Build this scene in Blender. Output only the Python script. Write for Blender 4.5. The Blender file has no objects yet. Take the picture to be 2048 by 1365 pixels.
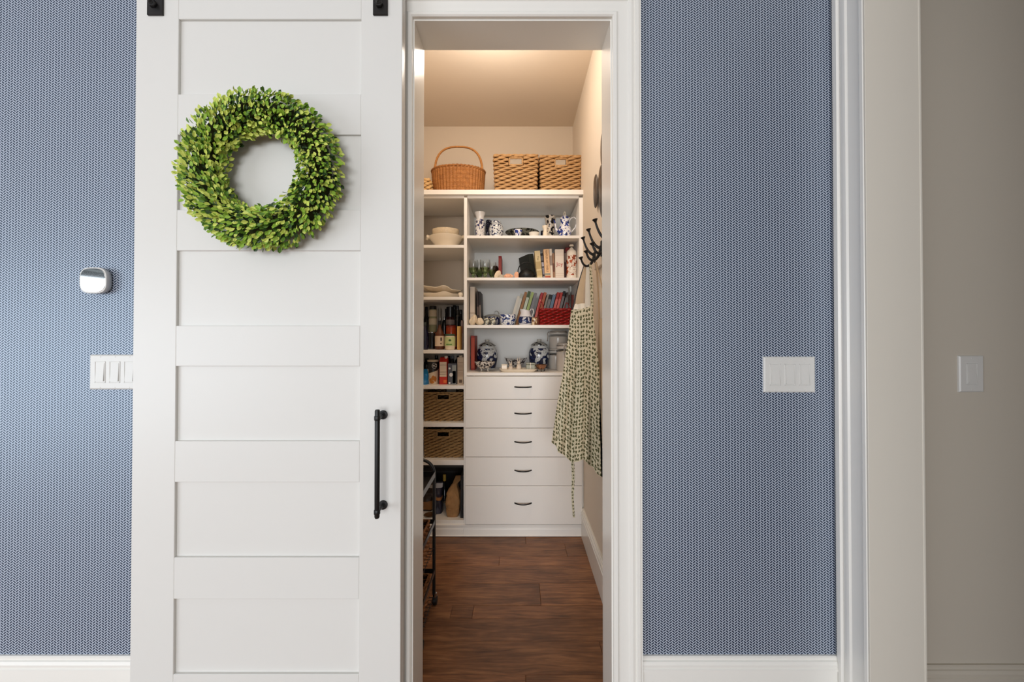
import bpy, math, random
from mathutils import Vector, Matrix

# ------------------------------------------------------------------ camera, world, lights
S = bpy.context.scene
COL = S.collection
rnd = random.Random(11)
PI = math.pi
IMG_W, IMG_H = 2048.0, 1365.0
F, PX0, PY0, TILT = 804.0, 1035.0, 664.0, 0.0101
EYE = Vector((0.0, -1.27, 1.235))
cd = bpy.data.cameras.new('camera')
cd.sensor_fit = 'HORIZONTAL'; cd.sensor_width = 36.0
cd.lens = 36.0 * F / IMG_W
cd.shift_x = (IMG_W / 2 - PX0) / IMG_W
cd.shift_y = (PY0 - IMG_H / 2) / IMG_W
cd.clip_start = 0.02
cam = bpy.data.objects.new('camera', cd)
cam.location = EYE
cam.rotation_euler = (PI / 2 + TILT, 0, 0)
COL.objects.link(cam)
S.camera = cam

w = bpy.data.worlds.new('world'); S.world = w; w.use_nodes = True
w.node_tree.nodes['Background'].inputs[0].default_value = (0.86, 0.92, 1.0, 1)
w.node_tree.nodes['Background'].inputs[1].default_value = 0.42


def area(name, loc, target, sx, sy, power, col, spread=None):
    l = bpy.data.lights.new(name, 'AREA'); l.shape = 'RECTANGLE'; l.size = sx; l.size_y = sy
    l.energy = power; l.color = col
    if spread: l.spread = spread
    o = bpy.data.objects.new(name, l); COL.objects.link(o); o.location = loc
    d = (Vector(target) - Vector(loc)).normalized()
    o.rotation_euler = d.to_track_quat('-Z', 'Y').to_euler()
    return o


area('window_light_side', (-4.1, -3.2, 0.97), (-1.0, 0.0, 1.02), 2.8, 1.72, 70, (0.83, 0.92, 1.0))
area('window_light_back', (-0.5, -8.2, 1.45), (-0.1, 0.0, 1.2), 4.2, 2.2, 335, (0.95, 0.975, 1.0))
pl = bpy.data.lights.new('pantry_ceiling_light', 'POINT'); pl.shadow_soft_size = 0.11; pl.energy = 11.5; pl.color = (1.0, 0.90, 0.79)
po = bpy.data.objects.new('pantry_ceiling_light', pl); COL.objects.link(po); po.location = (-0.12, 0.58, 2.58)

S.view_settings.view_transform = 'Standard'
S.view_settings.look = 'None'
S.view_settings.exposure = 0.0
S.view_settings.gamma = 1.0
S.view_settings.use_curve_mapping = False
try:
    S.cycles.use_denoising = True
    S.cycles.max_bounces = 10
    S.cycles.diffuse_bounces = 5
    S.cycles.sample_clamp_indirect = 6.0
except Exception:
    pass

_fw = Vector((0, math.cos(TILT), math.sin(TILT))); _up = Vector((0, -math.sin(TILT), math.cos(TILT)))


def at(px, py, y):
    """Pixel of the photograph -> point on the plane at depth y."""
    d = Vector((1, 0, 0)) * ((px - PX0) / F) + _up * ((PY0 - py) / F) + _fw
    return EYE + d * ((y - EYE.y) / d.y)


def X(px, y, py=672): return at(px, py, y).x
def Z(py, y): return at(PX0, py, y).z
def SC(y): return (y - EYE.y) / F


# ------------------------------------------------------------------ mesh builder
class MB:
    def __init__(s):
        s.v = []; s.f = []; s.m = []; s.uv = None; s.cur = 0

    def face(s, idx):
        s.f.append(tuple(idx)); s.m.append(s.cur)

    def box(s, x0, x1, y0, y1, z0, z1, b=0.0):
        if x0 > x1: x0, x1 = x1, x0
        if y0 > y1: y0, y1 = y1, y0
        if z0 > z1: z0, z1 = z1, z0
        n = len(s.v)
        if b <= 0:
            for x in (x0, x1):
                for y in (y0, y1):
                    for z in (z0, z1): s.v.append((x, y, z))
            for q in ((0, 1, 3, 2), (4, 6, 7, 5), (0, 4, 5, 1), (2, 3, 7, 6), (0, 2, 6, 4), (1, 5, 7, 3)):
                s.face([n + i for i in q])
            return s
        b = min(b, (x1 - x0) * .49, (y1 - y0) * .49, (z1 - z0) * .49)
        idx = {}
        for i, (x, sx) in enumerate(((x0, 1), (x1, -1))):
            for j, (y, sy) in enumerate(((y0, 1), (y1, -1))):
                for k, (z, sz) in enumerate(((z0, 1), (z1, -1))):
                    for a in range(3):
                        p = [x + sx * b, y + sy * b, z + sz * b]
                        p[a] = (x, y, z)[a]
                        idx[(i, j, k, a)] = len(s.v); s.v.append(tuple(p))
        for i in (0, 1):
            q = [idx[(i, 0, 0, 0)], idx[(i, 0, 1, 0)], idx[(i, 1, 1, 0)], idx[(i, 1, 0, 0)]]; s.face(q if i == 0 else q[::-1])
            q = [idx[(0, i, 0, 1)], idx[(1, i, 0, 1)], idx[(1, i, 1, 1)], idx[(0, i, 1, 1)]]; s.face(q if i == 0 else q[::-1])
            q = [idx[(0, 0, i, 2)], idx[(0, 1, i, 2)], idx[(1, 1, i, 2)], idx[(1, 0, i, 2)]]; s.face(q if i == 0 else q[::-1])
        for i in (0, 1):
            for j in (0, 1):
                fl = (i + j) % 2
                q = [idx[(i, j, 0, 0)], idx[(i, j, 0, 1)], idx[(i, j, 1, 1)], idx[(i, j, 1, 0)]]; s.face(q if not fl else q[::-1])
                q = [idx[(i, 0, j, 0)], idx[(i, 1, j, 0)], idx[(i, 1, j, 2)], idx[(i, 0, j, 2)]]; s.face(q if not fl else q[::-1])
                q = [idx[(0, i, j, 1)], idx[(0, i, j, 2)], idx[(1, i, j, 2)], idx[(1, i, j, 1)]]; s.face(q if not fl else q[::-1])
                for k in (0, 1):
                    q = [idx[(i, j, k, 0)], idx[(i, j, k, 1)], idx[(i, j, k, 2)]]; s.face(q[::-1] if (i + j + k) % 2 == 0 else q)
        return s

    def lathe(s, prof, n=24, c=(0, 0, 0), sx=1.0, sy=1.0, fx=None):
        """prof: (r, z) list. r==0 ends close to a point."""
        rings = []
        for r, z in prof:
            if r <= 1e-6:
                rings.append([len(s.v)]); s.v.append((c[0], c[1], c[2] + z)); continue
            ring = []
            for i in range(n):
                a = 2 * PI * i / n
                p = (c[0] + r * sx * math.cos(a), c[1] + r * sy * math.sin(a), c[2] + z)
                if fx: p = fx(p, a, r, z)
                ring.append(len(s.v)); s.v.append(p)
            rings.append(ring)
        for a, b in zip(rings, rings[1:]):
            for i in range(n):
                j = (i + 1) % n
                if len(a) == 1 and len(b) == 1: continue
                if len(a) == 1: s.face((a[0], b[i], b[j]))
                elif len(b) == 1: s.face((a[i], b[0], a[j]))
                else: s.face((a[i], b[i], b[j], a[j]))
        return s

    def tube(s, pts, r, n=8, closed=False, sq=1.0):
        pts = [Vector(p) for p in pts]; N = len(pts)
        rad = r if isinstance(r, (list, tuple)) else [r] * N
        T = []
        for i in range(N):
            a = pts[(i - 1) % N] if (closed or i > 0) else pts[i]
            b = pts[(i + 1) % N] if (closed or i < N - 1) else pts[i]
            T.append((b - a).normalized())
        u = T[0].orthogonal().normalized()
        rings = []
        for i in range(N):
            u = (u - T[i] * u.dot(T[i]))
            u = u.normalized() if u.length > 1e-6 else T[i].orthogonal().normalized()
            vv = T[i].cross(u)
            ring = []
            for k in range(n):
                a = 2 * PI * k / n
                ring.append(len(s.v)); s.v.append(tuple(pts[i] + (u * math.cos(a) + vv * math.sin(a) * sq) * rad[i]))
            rings.append(ring)
        R = list(zip(rings, rings[1:])) + ([(rings[-1], rings[0])] if closed else [])
        for a, b in R:
            for k in range(n):
                j = (k + 1) % n
                s.face((a[k], a[j], b[j], b[k]))
        if not closed:
            s.face(rings[0][::-1]); s.face(rings[-1])
        return s

    def grid(s, fn, nu, nv, wrap=False, uv=None, skip=None):
        n = len(s.v)
        cols = nu if wrap else nu + 1
        if uv and s.uv is None: s.uv = []
        for j in range(nv + 1):
            for i in range(cols):
                s.v.append(tuple(fn(i / nu, j / nv)))
                if uv: s.uv.append(uv(i / nu, j / nv))
        for j in range(nv):
            for i in range(nu):
                if skip and skip((i + .5) / nu, (j + .5) / nv): continue
                i2 = (i + 1) % cols
                s.face((n + j * cols + i, n + j * cols + i2, n + (j + 1) * cols + i2, n + (j + 1) * cols + i))
        return s

    def strip(s, prof, a, b):
        """Extrude: prof = list of Vector offsets, from point a to point b; both ends closed."""
        n = len(s.v); k = len(prof)
        for p in prof: s.v.append(tuple(Vector(a) + Vector(p)))
        for p in prof: s.v.append(tuple(Vector(b) + Vector(p)))
        for i in range(k):
            j = (i + 1) % k
            s.face((n + i, n + j, n + k + j, n + k + i))
        s.face(tuple(range(n, n + k))[::-1]); s.face(tuple(range(n + k, n + 2 * k)))
        return s

    def xf(s, M, start=0):
        s.v[start:] = [tuple(M @ Vector(p)) for p in s.v[start:]]
        return s


def obj(name, mb, mats, parent=None, smooth=True, world=False, label=None, kind=None, angle=0.6):
    me = bpy.data.meshes.new(name)
    vs = mb.v
    if world and parent is not None:
        r = parent
        while r.parent: r = r.parent
        o0 = r.location
        vs = [(p[0] - o0.x, p[1] - o0.y, p[2] - o0.z) for p in vs]
    me.from_pydata(vs, [], mb.f)
    if not isinstance(mats, (list, tuple)): mats = [mats]
    for m in mats: me.materials.append(m)
    if len(mats) > 1: me.polygons.foreach_set('material_index', mb.m)
    if mb.uv:
        l = me.uv_layers.new(name='uv')
        for lp in me.loops: l.data[lp.index].uv = mb.uv[lp.vertex_index]
    if smooth:
        me.polygons.foreach_set('use_smooth', [True] * len(me.polygons))
        me.set_sharp_from_angle(angle=angle)
    me.update()
    o = bpy.data.objects.new(name, me); COL.objects.link(o)
    if parent is not None: o.parent = parent
    if label: o['label'] = label
    if kind: o['kind'] = kind
    return o


def tag(o, label=None, cat=None, group=None, kind=None):
    if label: o['label'] = label
    if cat: o['category'] = cat
    if group: o['group'] = group
    if kind: o['kind'] = kind
    return o


def thing(name, label, cat, loc=(0, 0, 0), rot=(0, 0, 0), group=None):
    o = bpy.data.objects.new(name, None); COL.objects.link(o)
    o.empty_display_size = .02
    o.location = loc; o.rotation_euler = rot
    return tag(o, label, cat, group)


def struct(name, mb=None, mats=None, label=None, smooth=False):
    if mb is None:
        o = bpy.data.objects.new(name, None); COL.objects.link(o)
    else:
        o = obj(name, mb, mats, smooth=smooth)
    o['kind'] = 'structure'
    if label: o['label'] = label
    return o


def copy_tree(o, parent=None):
    c = o.copy(); COL.objects.link(c)
    if parent is not None: c.parent = parent
    for ch in list(o.children): copy_tree(ch, c)
    return c


def words_mesh(name, s, size, mat, parent, M, label=None):
    cu = bpy.data.curves.new(name, 'FONT'); cu.body = s; cu.size = size; cu.align_x = 'CENTER'; cu.align_y = 'CENTER'
    cu.resolution_u = 3
    t = bpy.data.objects.new(name, cu)
    me = bpy.data.meshes.new_from_object(t)
    bpy.data.objects.remove(t); bpy.data.curves.remove(cu)
    me.name = name; me.transform(M); me.materials.clear(); me.materials.append(mat)
    o = bpy.data.objects.new(name, me); COL.objects.link(o)
    o.parent = parent
    if label: o['label'] = label
    return o


# ------------------------------------------------------------------ materials
def lin(r, g, b):
    f = lambda c: (c / 255 / 12.92) if c <= 10 else ((c / 255 + .055) / 1.055) ** 2.4
    return (f(r), f(g), f(b))


class E:
    def __init__(s, nt, k): s.nt = nt; s.k = k
    def op(s, o, *a):
        n = s.nt.nodes.new('ShaderNodeMath'); n.operation = o
        for i, x in enumerate((s,) + a):
            if isinstance(x, E): s.nt.links.new(x.k, n.inputs[i])
            else: n.inputs[i].default_value = x
        return E(s.nt, n.outputs[0])
    def __add__(s, o): return s.op('ADD', o)
    def __radd__(s, o): return s.op('ADD', o)
    def __mul__(s, o): return s.op('MULTIPLY', o)
    def __rmul__(s, o): return s.op('MULTIPLY', o)
    def __sub__(s, o): return s.op('SUBTRACT', o)
    def __rsub__(s, o): return (s * -1.0) + o
    def __truediv__(s, o): return s.op('DIVIDE', o)
    def lt(s, o): return s.op('LESS_THAN', o)
    def gt(s, o): return s.op('GREATER_THAN', o)
    def fl(s): return s.op('FLOOR')
    def fr(s): return s.op('FRACT')
    def ab(s): return s.op('ABSOLUTE')
    def mx(s, o): return s.op('MAXIMUM', o)
    def mn(s, o): return s.op('MINIMUM', o)


def base_mat(name, col, rough=.5, spec=.5, metal=0.0):
    m = bpy.data.materials.new(name); m.use_nodes = True
    b = m.node_tree.nodes['Principled BSDF']
    b.inputs['Base Color'].default_value = (*col, 1)
    b.inputs['Roughness'].default_value = rough
    b.inputs['Specular IOR Level'].default_value = spec
    b.inputs['Metallic'].default_value = metal
    return m, m.node_tree, b


def coords(nt, kind='Object'):
    return nt.nodes.new('ShaderNodeTexCoord').outputs[kind]


def xyz(nt, vec):
    n = nt.nodes.new('ShaderNodeSeparateXYZ'); nt.links.new(vec, n.inputs[0])
    return [E(nt, n.outputs[i]) for i in range(3)]


def vec(nt, x, y, z=0.0):
    n = nt.nodes.new('ShaderNodeCombineXYZ')
    for i, a in enumerate((x, y, z)):
        if isinstance(a, E): nt.links.new(a.k, n.inputs[i])
        else: n.inputs[i].default_value = a
    return n.outputs[0]


def noise(nt, v, scale, detail=3.0, rough=.5, dist=0.0):
    n = nt.nodes.new('ShaderNodeTexNoise'); nt.links.new(v, n.inputs['Vector'])
    n.inputs['Scale'].default_value = scale; n.inputs['Detail'].default_value = detail
    n.inputs['Roughness'].default_value = rough; n.inputs['Distortion'].default_value = dist
    return E(nt, n.outputs[0])


def mix(nt, fac, a, b):
    n = nt.nodes.new('ShaderNodeMix'); n.data_type = 'RGBA'
    if isinstance(fac, E): nt.links.new(fac.k, n.inputs[0])
    else: n.inputs[0].default_value = fac
    for sock, c in ((n.inputs[6], a), (n.inputs[7], b)):
        if isinstance(c, (tuple, list)): sock.default_value = (*c[:3], 1)
        else: nt.links.new(c, sock)
    return n.outputs[2]


def bump(nt, b, h, strength, dist=.01):
    n = nt.nodes.new('ShaderNodeBump'); n.inputs['Strength'].default_value = strength; n.inputs['Distance'].default_value = dist
    nt.links.new(h.k, n.inputs['Height']); nt.links.new(n.outputs[0], b.inputs['Normal'])


def plain(name, col, rough=.5, spec=.5, metal=0.0, var=.06, vs=18.0, bmp=0.0, bs=160.0):
    """Slightly uneven surface colour and optional fine relief."""
    m, nt, b = base_mat(name, col, rough, spec, metal)
    c = coords(nt)
    n = noise(nt, c, vs, 2.0)
    nt.links.new(mix(nt, n, tuple(x * (1 - var) for x in col), tuple(min(1, x * (1 + var)) for x in col)), b.inputs['Base Color'])
    if bmp: bump(nt, b, noise(nt, c, bs, 2.0), bmp, .002)
    return m


_pc = {}
def cmat(r, g, b, rough=.55, spec=.4, metal=0.0):
    k = (r, g, b, rough, metal)
    if k not in _pc: _pc[k] = plain('paint_%d_%d_%d' % (r, g, b), lin(r, g, b), rough, spec, metal)
    return _pc[k]


def china(name, scale, thr, ink, ground=(235, 235, 232), fine=True, zlo=None, zhi=None, rough=.18):
    m, nt, b = base_mat(name, lin(*ground), rough, .5)
    c = coords(nt)
    n1 = noise(nt, c, scale, .6, .5, .4)
    mask = n1.gt(thr)
    if fine:
        n2 = noise(nt, c, scale * 1.5, .4, .5, 1.0)
        mask = mask.mx((n2 - .5).ab().lt(.022))
    x, y, z = xyz(nt, c)
    if zlo is not None: mask = mask * z.gt(zlo)
    if zhi is not None: mask = mask * z.lt(zhi)
    sh = noise(nt, c, scale * 1.7, 1.0)
    nt.links.new(mix(nt, mask, lin(*ground), mix(nt, sh.gt(.5), lin(*ink), tuple(k * .45 for k in lin(*ink)))), b.inputs['Base Color'])
    return m


def wicker(name, c1, c2, rough=.6):
    m, nt, b = base_mat(name, lin(*c1), rough, .35)
    c = coords(nt)
    n = noise(nt, c, 38.0, 3.0)
    n2 = noise(nt, c, 170.0, 2.0)
    nt.links.new(mix(nt, (n * .6 + n2 * .55 - .08), lin(*c1), lin(*c2)), b.inputs['Base Color'])
    bump(nt, b, n2, .25, .002)
    return m


def glass(name, col, rough=.02, blend=0.0):
    m, nt, b = base_mat(name, col, rough, .5)
    b.inputs['Transmission Weight'].default_value = 1.0
    b.inputs['IOR'].default_value = 1.45
    return m


# woven-look wallpaper: staggered short bars at alternating slants
def wallpaper_material():
    m, nt, b = base_mat('wallpaper', (.1, .1, .2), .40, .9)
    x, y, z = xyz(nt, coords(nt))
    cw, ph = .00932, .00818
    u = x / cw + 400.0
    c = u.fl(); f = u - c
    par = (c * .5).fr() * 2.0
    sgn = 1.0 - par * 2.0
    th = math.atan(.80)
    t = (z + sgn * (f - .5) * (cw * .80)) / ph + par * .5 + 600.0
    bv = t.fr() - .5
    along = (f - .5) * (cw / math.cos(th)) - sgn * bv * (ph * math.sin(th))
    bar = bv.ab().lt(.325) * along.ab().lt(.415 * cw / math.cos(th))
    b.inputs['Specular Tint'].default_value = (.64, .82, 1.0, 1)
    n = noise(nt, coords(nt), 60.0, 2.0)
    ink = mix(nt, n, lin(28, 36, 54), lin(36, 47, 70))
    nt.links.new(mix(nt, bar, lin(182, 191, 206), ink), b.inputs['Base Color'])
    return m


def wood_material():
    m, nt, b = base_mat('walnut_plank', (.1, .05, .02), .38, .4)
    oi = nt.nodes.new('ShaderNodeObjectInfo'); r = E(nt, oi.outputs['Random'])
    x, y, z = xyz(nt, coords(nt))
    v = vec(nt, x * 1.0 + r * 37.0, y * 9.0 + r * 11.0, z)
    warp = noise(nt, vec(nt, x * 3.0 + r * 5.0, y * 10.0 + r * 9.0, 0.0), 1.0, 2.0)
    g1 = noise(nt, vec(nt, x * 2.2 + r * 37.0, y * 34.0 + warp * 2.2, 0.0), 2.2, 5.0, .62)
    g2 = noise(nt, vec(nt, x * 9.0 + r * 17.0, y * 160.0, 0.0), 2.0, 3.0, .6)
    blot = noise(nt, vec(nt, x * 4.0 + r * 3.0, y * 7.0 + r * 29.0, 0.0), 1.3, 3.0)
    g = (g1 * .62 + g2 * .22 + blot * .38 - .10)
    tint = (r * .5 + .72)
    ramp = nt.nodes.new('ShaderNodeValToRGB')
    cr = ramp.color_ramp
    cr.elements[0].position = .27; cr.elements[0].color = (*lin(56, 36, 24), 1)
    cr.elements[1].position = .80; cr.elements[1].color = (*lin(196, 140, 94), 1)
    e = cr.elements.new(.50); e.color = (*lin(132, 88, 58), 1)
    nt.links.new(g.k, ramp.inputs[0])
    n = nt.nodes.new('ShaderNodeMix'); n.data_type = 'RGBA'; n.blend_type = 'MULTIPLY'; n.inputs[0].default_value = 1.0
    nt.links.new(ramp.outputs[0], n.inputs[6]); nt.links.new(vec(nt, tint, tint, tint), n.inputs[7])
    nt.links.new(n.outputs[2], b.inputs['Base Color'])
    scr = noise(nt, vec(nt, x * 30.0, y * 5.0 + r * 9.0, 0.0), 1.0, 2.0)
    bump(nt, b, g2 * .6 + scr * .6, .25, .003)
    return m


def leaf_print_material():
    """Cream cotton printed all over with small olive sprigs (UV in metres)."""
    m, nt, b = base_mat('sprig_cotton', lin(214, 205, 178), .85, .2)
    uvn = nt.nodes.new('ShaderNodeTexCoord').outputs['UV']
    vo = nt.nodes.new('ShaderNodeTexVoronoi'); vo.voronoi_dimensions = '2D'; vo.inputs['Scale'].default_value = 1 / 0.0178
    vo.inputs['Randomness'].default_value = .42
    nt.links.new(uvn, vo.inputs['Vector'])
    x, y, _ = xyz(nt, uvn)
    px, py, _ = xyz(nt, vo.outputs['Position'])
    cr, cg, cb = xyz(nt, vo.outputs['Color'])
    k = 1 / 0.0178
    dx = x * k - px * k; dy = y * k - py * k
    # Position is given in texture space for 2D: handle both by using Distance for the radius
    rad = E(nt, vo.outputs['Distance'])
    ang = dy.op('ARCTAN2', dx) + cr * 6.28
    lobe = (ang * 3.0).op('COSINE') * .07 + .335
    mask = rad.lt(lobe)
    vein = (ang * 1.5).op('SINE').ab().gt(.07)
    n = noise(nt, uvn, 260.0, 1.0)
    col = mix(nt, n.gt(.52), lin(76, 78, 50), lin(112, 110, 76))
    nt.links.new(mix(nt, mask, lin(214, 205, 178), col), b.inputs['Base Color'])
    return m


M = {}
M['wallpaper'] = wallpaper_material()
M['white'] = plain('white_paint', lin(220, 219, 215), .34, .45, var=.012, vs=3)
M['trim'] = plain('trim_paint', lin(236, 234, 228), .26, .5, var=.012, vs=3)
M['greige'] = plain('greige_wall', lin(202, 194, 180), .75, .3, var=.015, vs=3)
M['jambpaint'] = plain('jamb_paint', lin(216, 210, 198), .5, .4, var=.01, vs=3)
M['pantrywall'] = plain('pantry_wall', lin(226, 214, 198), .75, .3, var=.015, vs=3)
M['ceiling'] = plain('ceiling_paint', lin(232, 218, 200), .8, .2, var=.01, vs=2)
M['roomceil'] = plain('room_ceiling', lin(240, 240, 238), .8, .2, var=.01, vs=2)
M['melamine'] = plain('melamine', lin(244, 240, 234), .38, .45, var=.01, vs=3)
M['black'] = plain('black_iron', lin(15, 15, 15), .42, .4, var=.1)
M['blacksat'] = plain('satin_black', lin(24, 23, 23), .3, .5, var=.1)
M['plate'] = plain('switch_plastic', lin(214, 213, 209), .3, .5, var=.01)
M['wood'] = wood_material()
M['steel'] = plain('steel', lin(190, 188, 185), .22, .5, 1.0, var=.05)
M['bin'] = wicker('water_hyacinth', (138, 94, 54), (222, 182, 128))
M['sea'] = wicker('seagrass', (112, 84, 50), (188, 152, 102))
M['cane'] = wicker('brown_cane', (104, 56, 24), (210, 146, 82))
M['canelight'] = wicker('cane_handle', (150, 92, 40), (222, 160, 92))
M['redwick'] = wicker('red_wicker', (96, 8, 10), (176, 22, 20), .35)
M['straw'] = wicker('pale_straw', (196, 150, 90), (246, 214, 158))
M['brownwick'] = wicker('brown_wicker', (84, 48, 26), (176, 118, 66))
M['sprig'] = leaf_print_material()
M['cotton'] = plain('cotton_white', lin(226, 220, 206), .9, .2, var=.05, vs=60)
M['canvas'] = plain('beige_canvas', lin(206, 182, 150), .9, .2, var=.05, vs=60)
M['cream'] = plain('cream_glaze', lin(236, 222, 200), .2, .5, var=.03)
M['creamrel'] = plain('carved_cream_glaze', lin(232, 212, 180), .3, .5, var=.12, vs=90, bmp=.9, bs=110)
M['pages'] = plain('paper_pages', lin(226, 214, 192), .9, .1, var=.08, vs=200)
M['glass'] = glass('clear_glass', (.97, .98, .96))
M['greenglass'] = glass('green_glass', (.72, .90, .50))
M['brownglass'] = glass('brown_glass', lin(96, 44, 22))
M['darkglass'] = plain('dark_bottle_glass', lin(14, 16, 18), .08, .6, var=.2)
M['kraft'] = plain('kraft_paper', lin(164, 124, 82), .8, .2, var=.12, vs=40, bmp=.5, bs=60)
M['gap_shade'] = plain('gap_shade_brown', lin(64, 40, 22), .9, .1, var=.2, vs=60)  # dark brown standing in for shade between basket strands

# ------------------------------------------------------------------ setting
JX0, JX1 = X(827.5, 0), X(1222, 0)          # pantry opening at the front of the wall
WT = 0.12                                    # wall thickness
HEAD = Z(41.5, 0)                            # underside of the head jamb
CEIL = 2.78
SIDE = 0.995                                 # face of the casing on the side wall
PW = 0.4075                                  # right wall of the pantry
YC = 1.225                                   # front of the shelving
YB = 1.68                                    # back wall of the pantry
PL = -0.72                                   # left wall of the pantry

# main wall with the opening (wallpapered front)
mb = MB()
e = .012
mb.box(-4.4, JX0 - e, 0, WT, 0, CEIL + .1); mb.box(JX1 + e, SIDE + .02, 0, WT, 0, CEIL + .1)
mb.box(JX0 - e, JX1 + e, 0, WT, HEAD + e, CEIL + .1)
struct('wall_front', mb, M['wallpaper'], 'wall in blue and white zigzag wallpaper around the pantry doorway')

# pantry shell
struct('wall_pantry_right', MB().box(PW, PW + .1, WT, YB, 0, CEIL), M['pantrywall'], 'beige right wall of the pantry')
struct('wall_pantry_left', MB().box(PL - .1, PL, WT, YB, 0, CEIL), M['pantrywall'], 'beige left wall of the pantry')
struct('wall_pantry_back', MB().box(PL - .1, PW + .1, YB, YB + .1, 0, CEIL), M['pantrywall'], 'beige back wall of the pantry above the shelving')
struct('ceiling_pantry', MB().box(PL - .1, PW + .1, WT, YB + .1, CEIL, CEIL + .1), M['ceiling'], 'plain tan ceiling of the pantry')
mb = MB(); mb.box(PL, JX0 - e, WT, WT + .012, 0, CEIL); mb.box(JX1 + e, PW, WT, WT + .012, 0, CEIL); mb.box(JX0 - e, JX1 + e, WT, WT + .012, HEAD + e, CEIL)
struct('wall_pantry_front', mb, M['pantrywall'], 'inner face of the doorway wall inside the pantry')

# room around the camera
struct('ceiling', MB().box(-4.4, SIDE + .2, -5.4, 0, CEIL, CEIL + .1), M['roomceil'], 'white ceiling of the main room')
mb = MB()
mb.box(-4.4, -4.3, -5.4, 0, 0, .12); mb.box(-4.4, -4.3, -5.4, 0, 1.83, CEIL); mb.box(-4.4, -4.3, -1.6, 0, .12, 1.83); mb.box(-4.4, -4.3, -5.4, -4.8, .12, 1.83)
struct('wall_left', mb, M['roomceil'], 'white wall with a wide window opening beyond the frame')

wn = struct('window_1', label='wide side window of the main room with an added dark band at its top for the mirror reflection')
obj('reflection_band', MB().box(-4.29, -4.24, -4.9, -1.5, 1.82, 2.05, .01), cmat(40, 48, 54), wn, smooth=False)  # added out of view to give the thermostat mirror a dark top
obj('reflection_stripe', MB().box(-4.24, -4.225, -4.9, -1.5, 1.88, 1.90, .004), cmat(120, 128, 130), wn, smooth=False)  # paler stripe on the added band, also only for the reflection

# floor: a base slab with separate planks where the photograph shows them
fl = struct('floor', MB().box(-4.4, 4.0, -5.4, YB + .1, -.06, -.012), M['wood'], 'dark brown hand-scraped wooden plank floor')
rows = [(.86, 1.02), (1.02, 1.155), (1.155, 1.24), (1.24, 1.40), (1.40, 1.4776), (1.4776, 1.638), (1.638, 1.771), (1.771, 1.856), (1.856, 2.018), (2.018, 2.173), (2.173, 2.262), (2.262, 2.40), (2.40, 2.56)]
cuts = {5: [.33], 4: [.03], 6: [], 7: [-.297, -.2], 8: [.108], 9: [-.58], 10: [-.10], 11: [-.48, .28], 12: [.05], 3: [-.2], 2: [.12], 1: [-.1], 0: [.2]}
for i, (za, zb) in enumerate(rows):
    xs = [PL + .005] + [c for c in cuts.get(i, [])] + [PW - .002]
    ya, yb = za + EYE.y, zb + EYE.y
    if yb <= .02: xs = [-1.3] + cuts.get(i, []) + [1.1]
    for xa, xb in zip(xs, xs[1:]):
        zt = rnd.uniform(-.0016, 0)
        obj('plank', MB().box(xa + .0004, xb - .0004, ya + .0004, yb - .0004, -.02, zt, .0014), M['wood'], fl, smooth=False)

# ---- mouldings
CAS = [(0, 0), (0, .012), (.004, .0165), (.012, .0165), (.0165, .0125), (.021, .0115), (.047, .0135), (.051, .018), (.058, .0195), (.065, .018), (.0685, .016), (.072, .0235), (.080, .0235), (.0835, .0195), (.087, .0205), (.0885, .018), (.0885, 0)]


def casing_set(name, xl, xr, zt, label):
    """Three mitred pieces around an opening in the wall at y = 0."""
    root = struct(name, label=label)
    for side, x0, sg in (('l', xl, -1), ('r', xr, 1)):
        m = MB(); k = len(CAS)
        for u, t in CAS: m.v.append((x0 + sg * u, -t, 0))
        for u, t in CAS: m.v.append((x0 + sg * u, -t, zt + u))
        for i in range(k - 1):
            q = (i, i + 1, k + i + 1, k + i)
            m.face(q if sg > 0 else q[::-1])
        obj('casing_leg', m, M['trim'], root, angle=.35)
    m = MB(); k = len(CAS)
    for u, t in CAS: m.v.append((xl - u, -t, zt + u))
    for u, t in CAS: m.v.append((xr + u, -t, zt + u))
    for i in range(k - 1): m.face((i, i + 1, k + i + 1, k + i))
    obj('casing_head', m, M['trim'], root, angle=.35)
    return root


casing_set('trim_1', JX0 - .004, JX1 + .004, HEAD + .004, 'white moulded casing around the pantry doorway')
jb = struct('trim_2', label='flat white jamb around the pantry doorway')
obj('jamb_side', MB().box(JX0 - .012, JX0, 0, WT + .012, 0, HEAD + .012), M['trim'], jb, smooth=False)
obj('jamb_side', MB().box(JX1, JX1 + .012, 0, WT + .012, 0, HEAD + .012), M['trim'], jb, smooth=False)
obj('jamb_head', MB().box(JX0, JX1, 0, WT + .012, HEAD, HEAD + .012), M['trim'], jb, smooth=False)


def board(name, a, b, nrm, hgt, thick, label, cap=True, root=None, mat='trim'):
    """Baseboard along a-b with a moulded cap, profile thickness towards nrm."""
    h = hgt
    if cap:
        prof = [(0, 0), (thick, 0), (thick, h - .043), (thick + .004, h - .040), (thick + .004, h - .035), (thick + .0005, h - .032), (thick + .002, h - .022), (thick - .001, h - .013), (thick - .005, h - .011), (thick - .005, h - .003), (thick - .008, h), (0, h)]
    else:
        prof = [(0, 0), (thick, 0), (thick, h - .012), (thick * .5, h), (0, h)]
    N = Vector((nrm[0], nrm[1], 0))
    pts = [N * t + Vector((0, 0, z)) for t, z in prof]
    m = MB().strip(pts, (a[0], a[1], 0), (b[0], b[1], 0))
    o = obj(name, m, M[mat], smooth=True, angle=.35)
    o['kind'] = 'structure'; o['label'] = label
    return o


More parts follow.
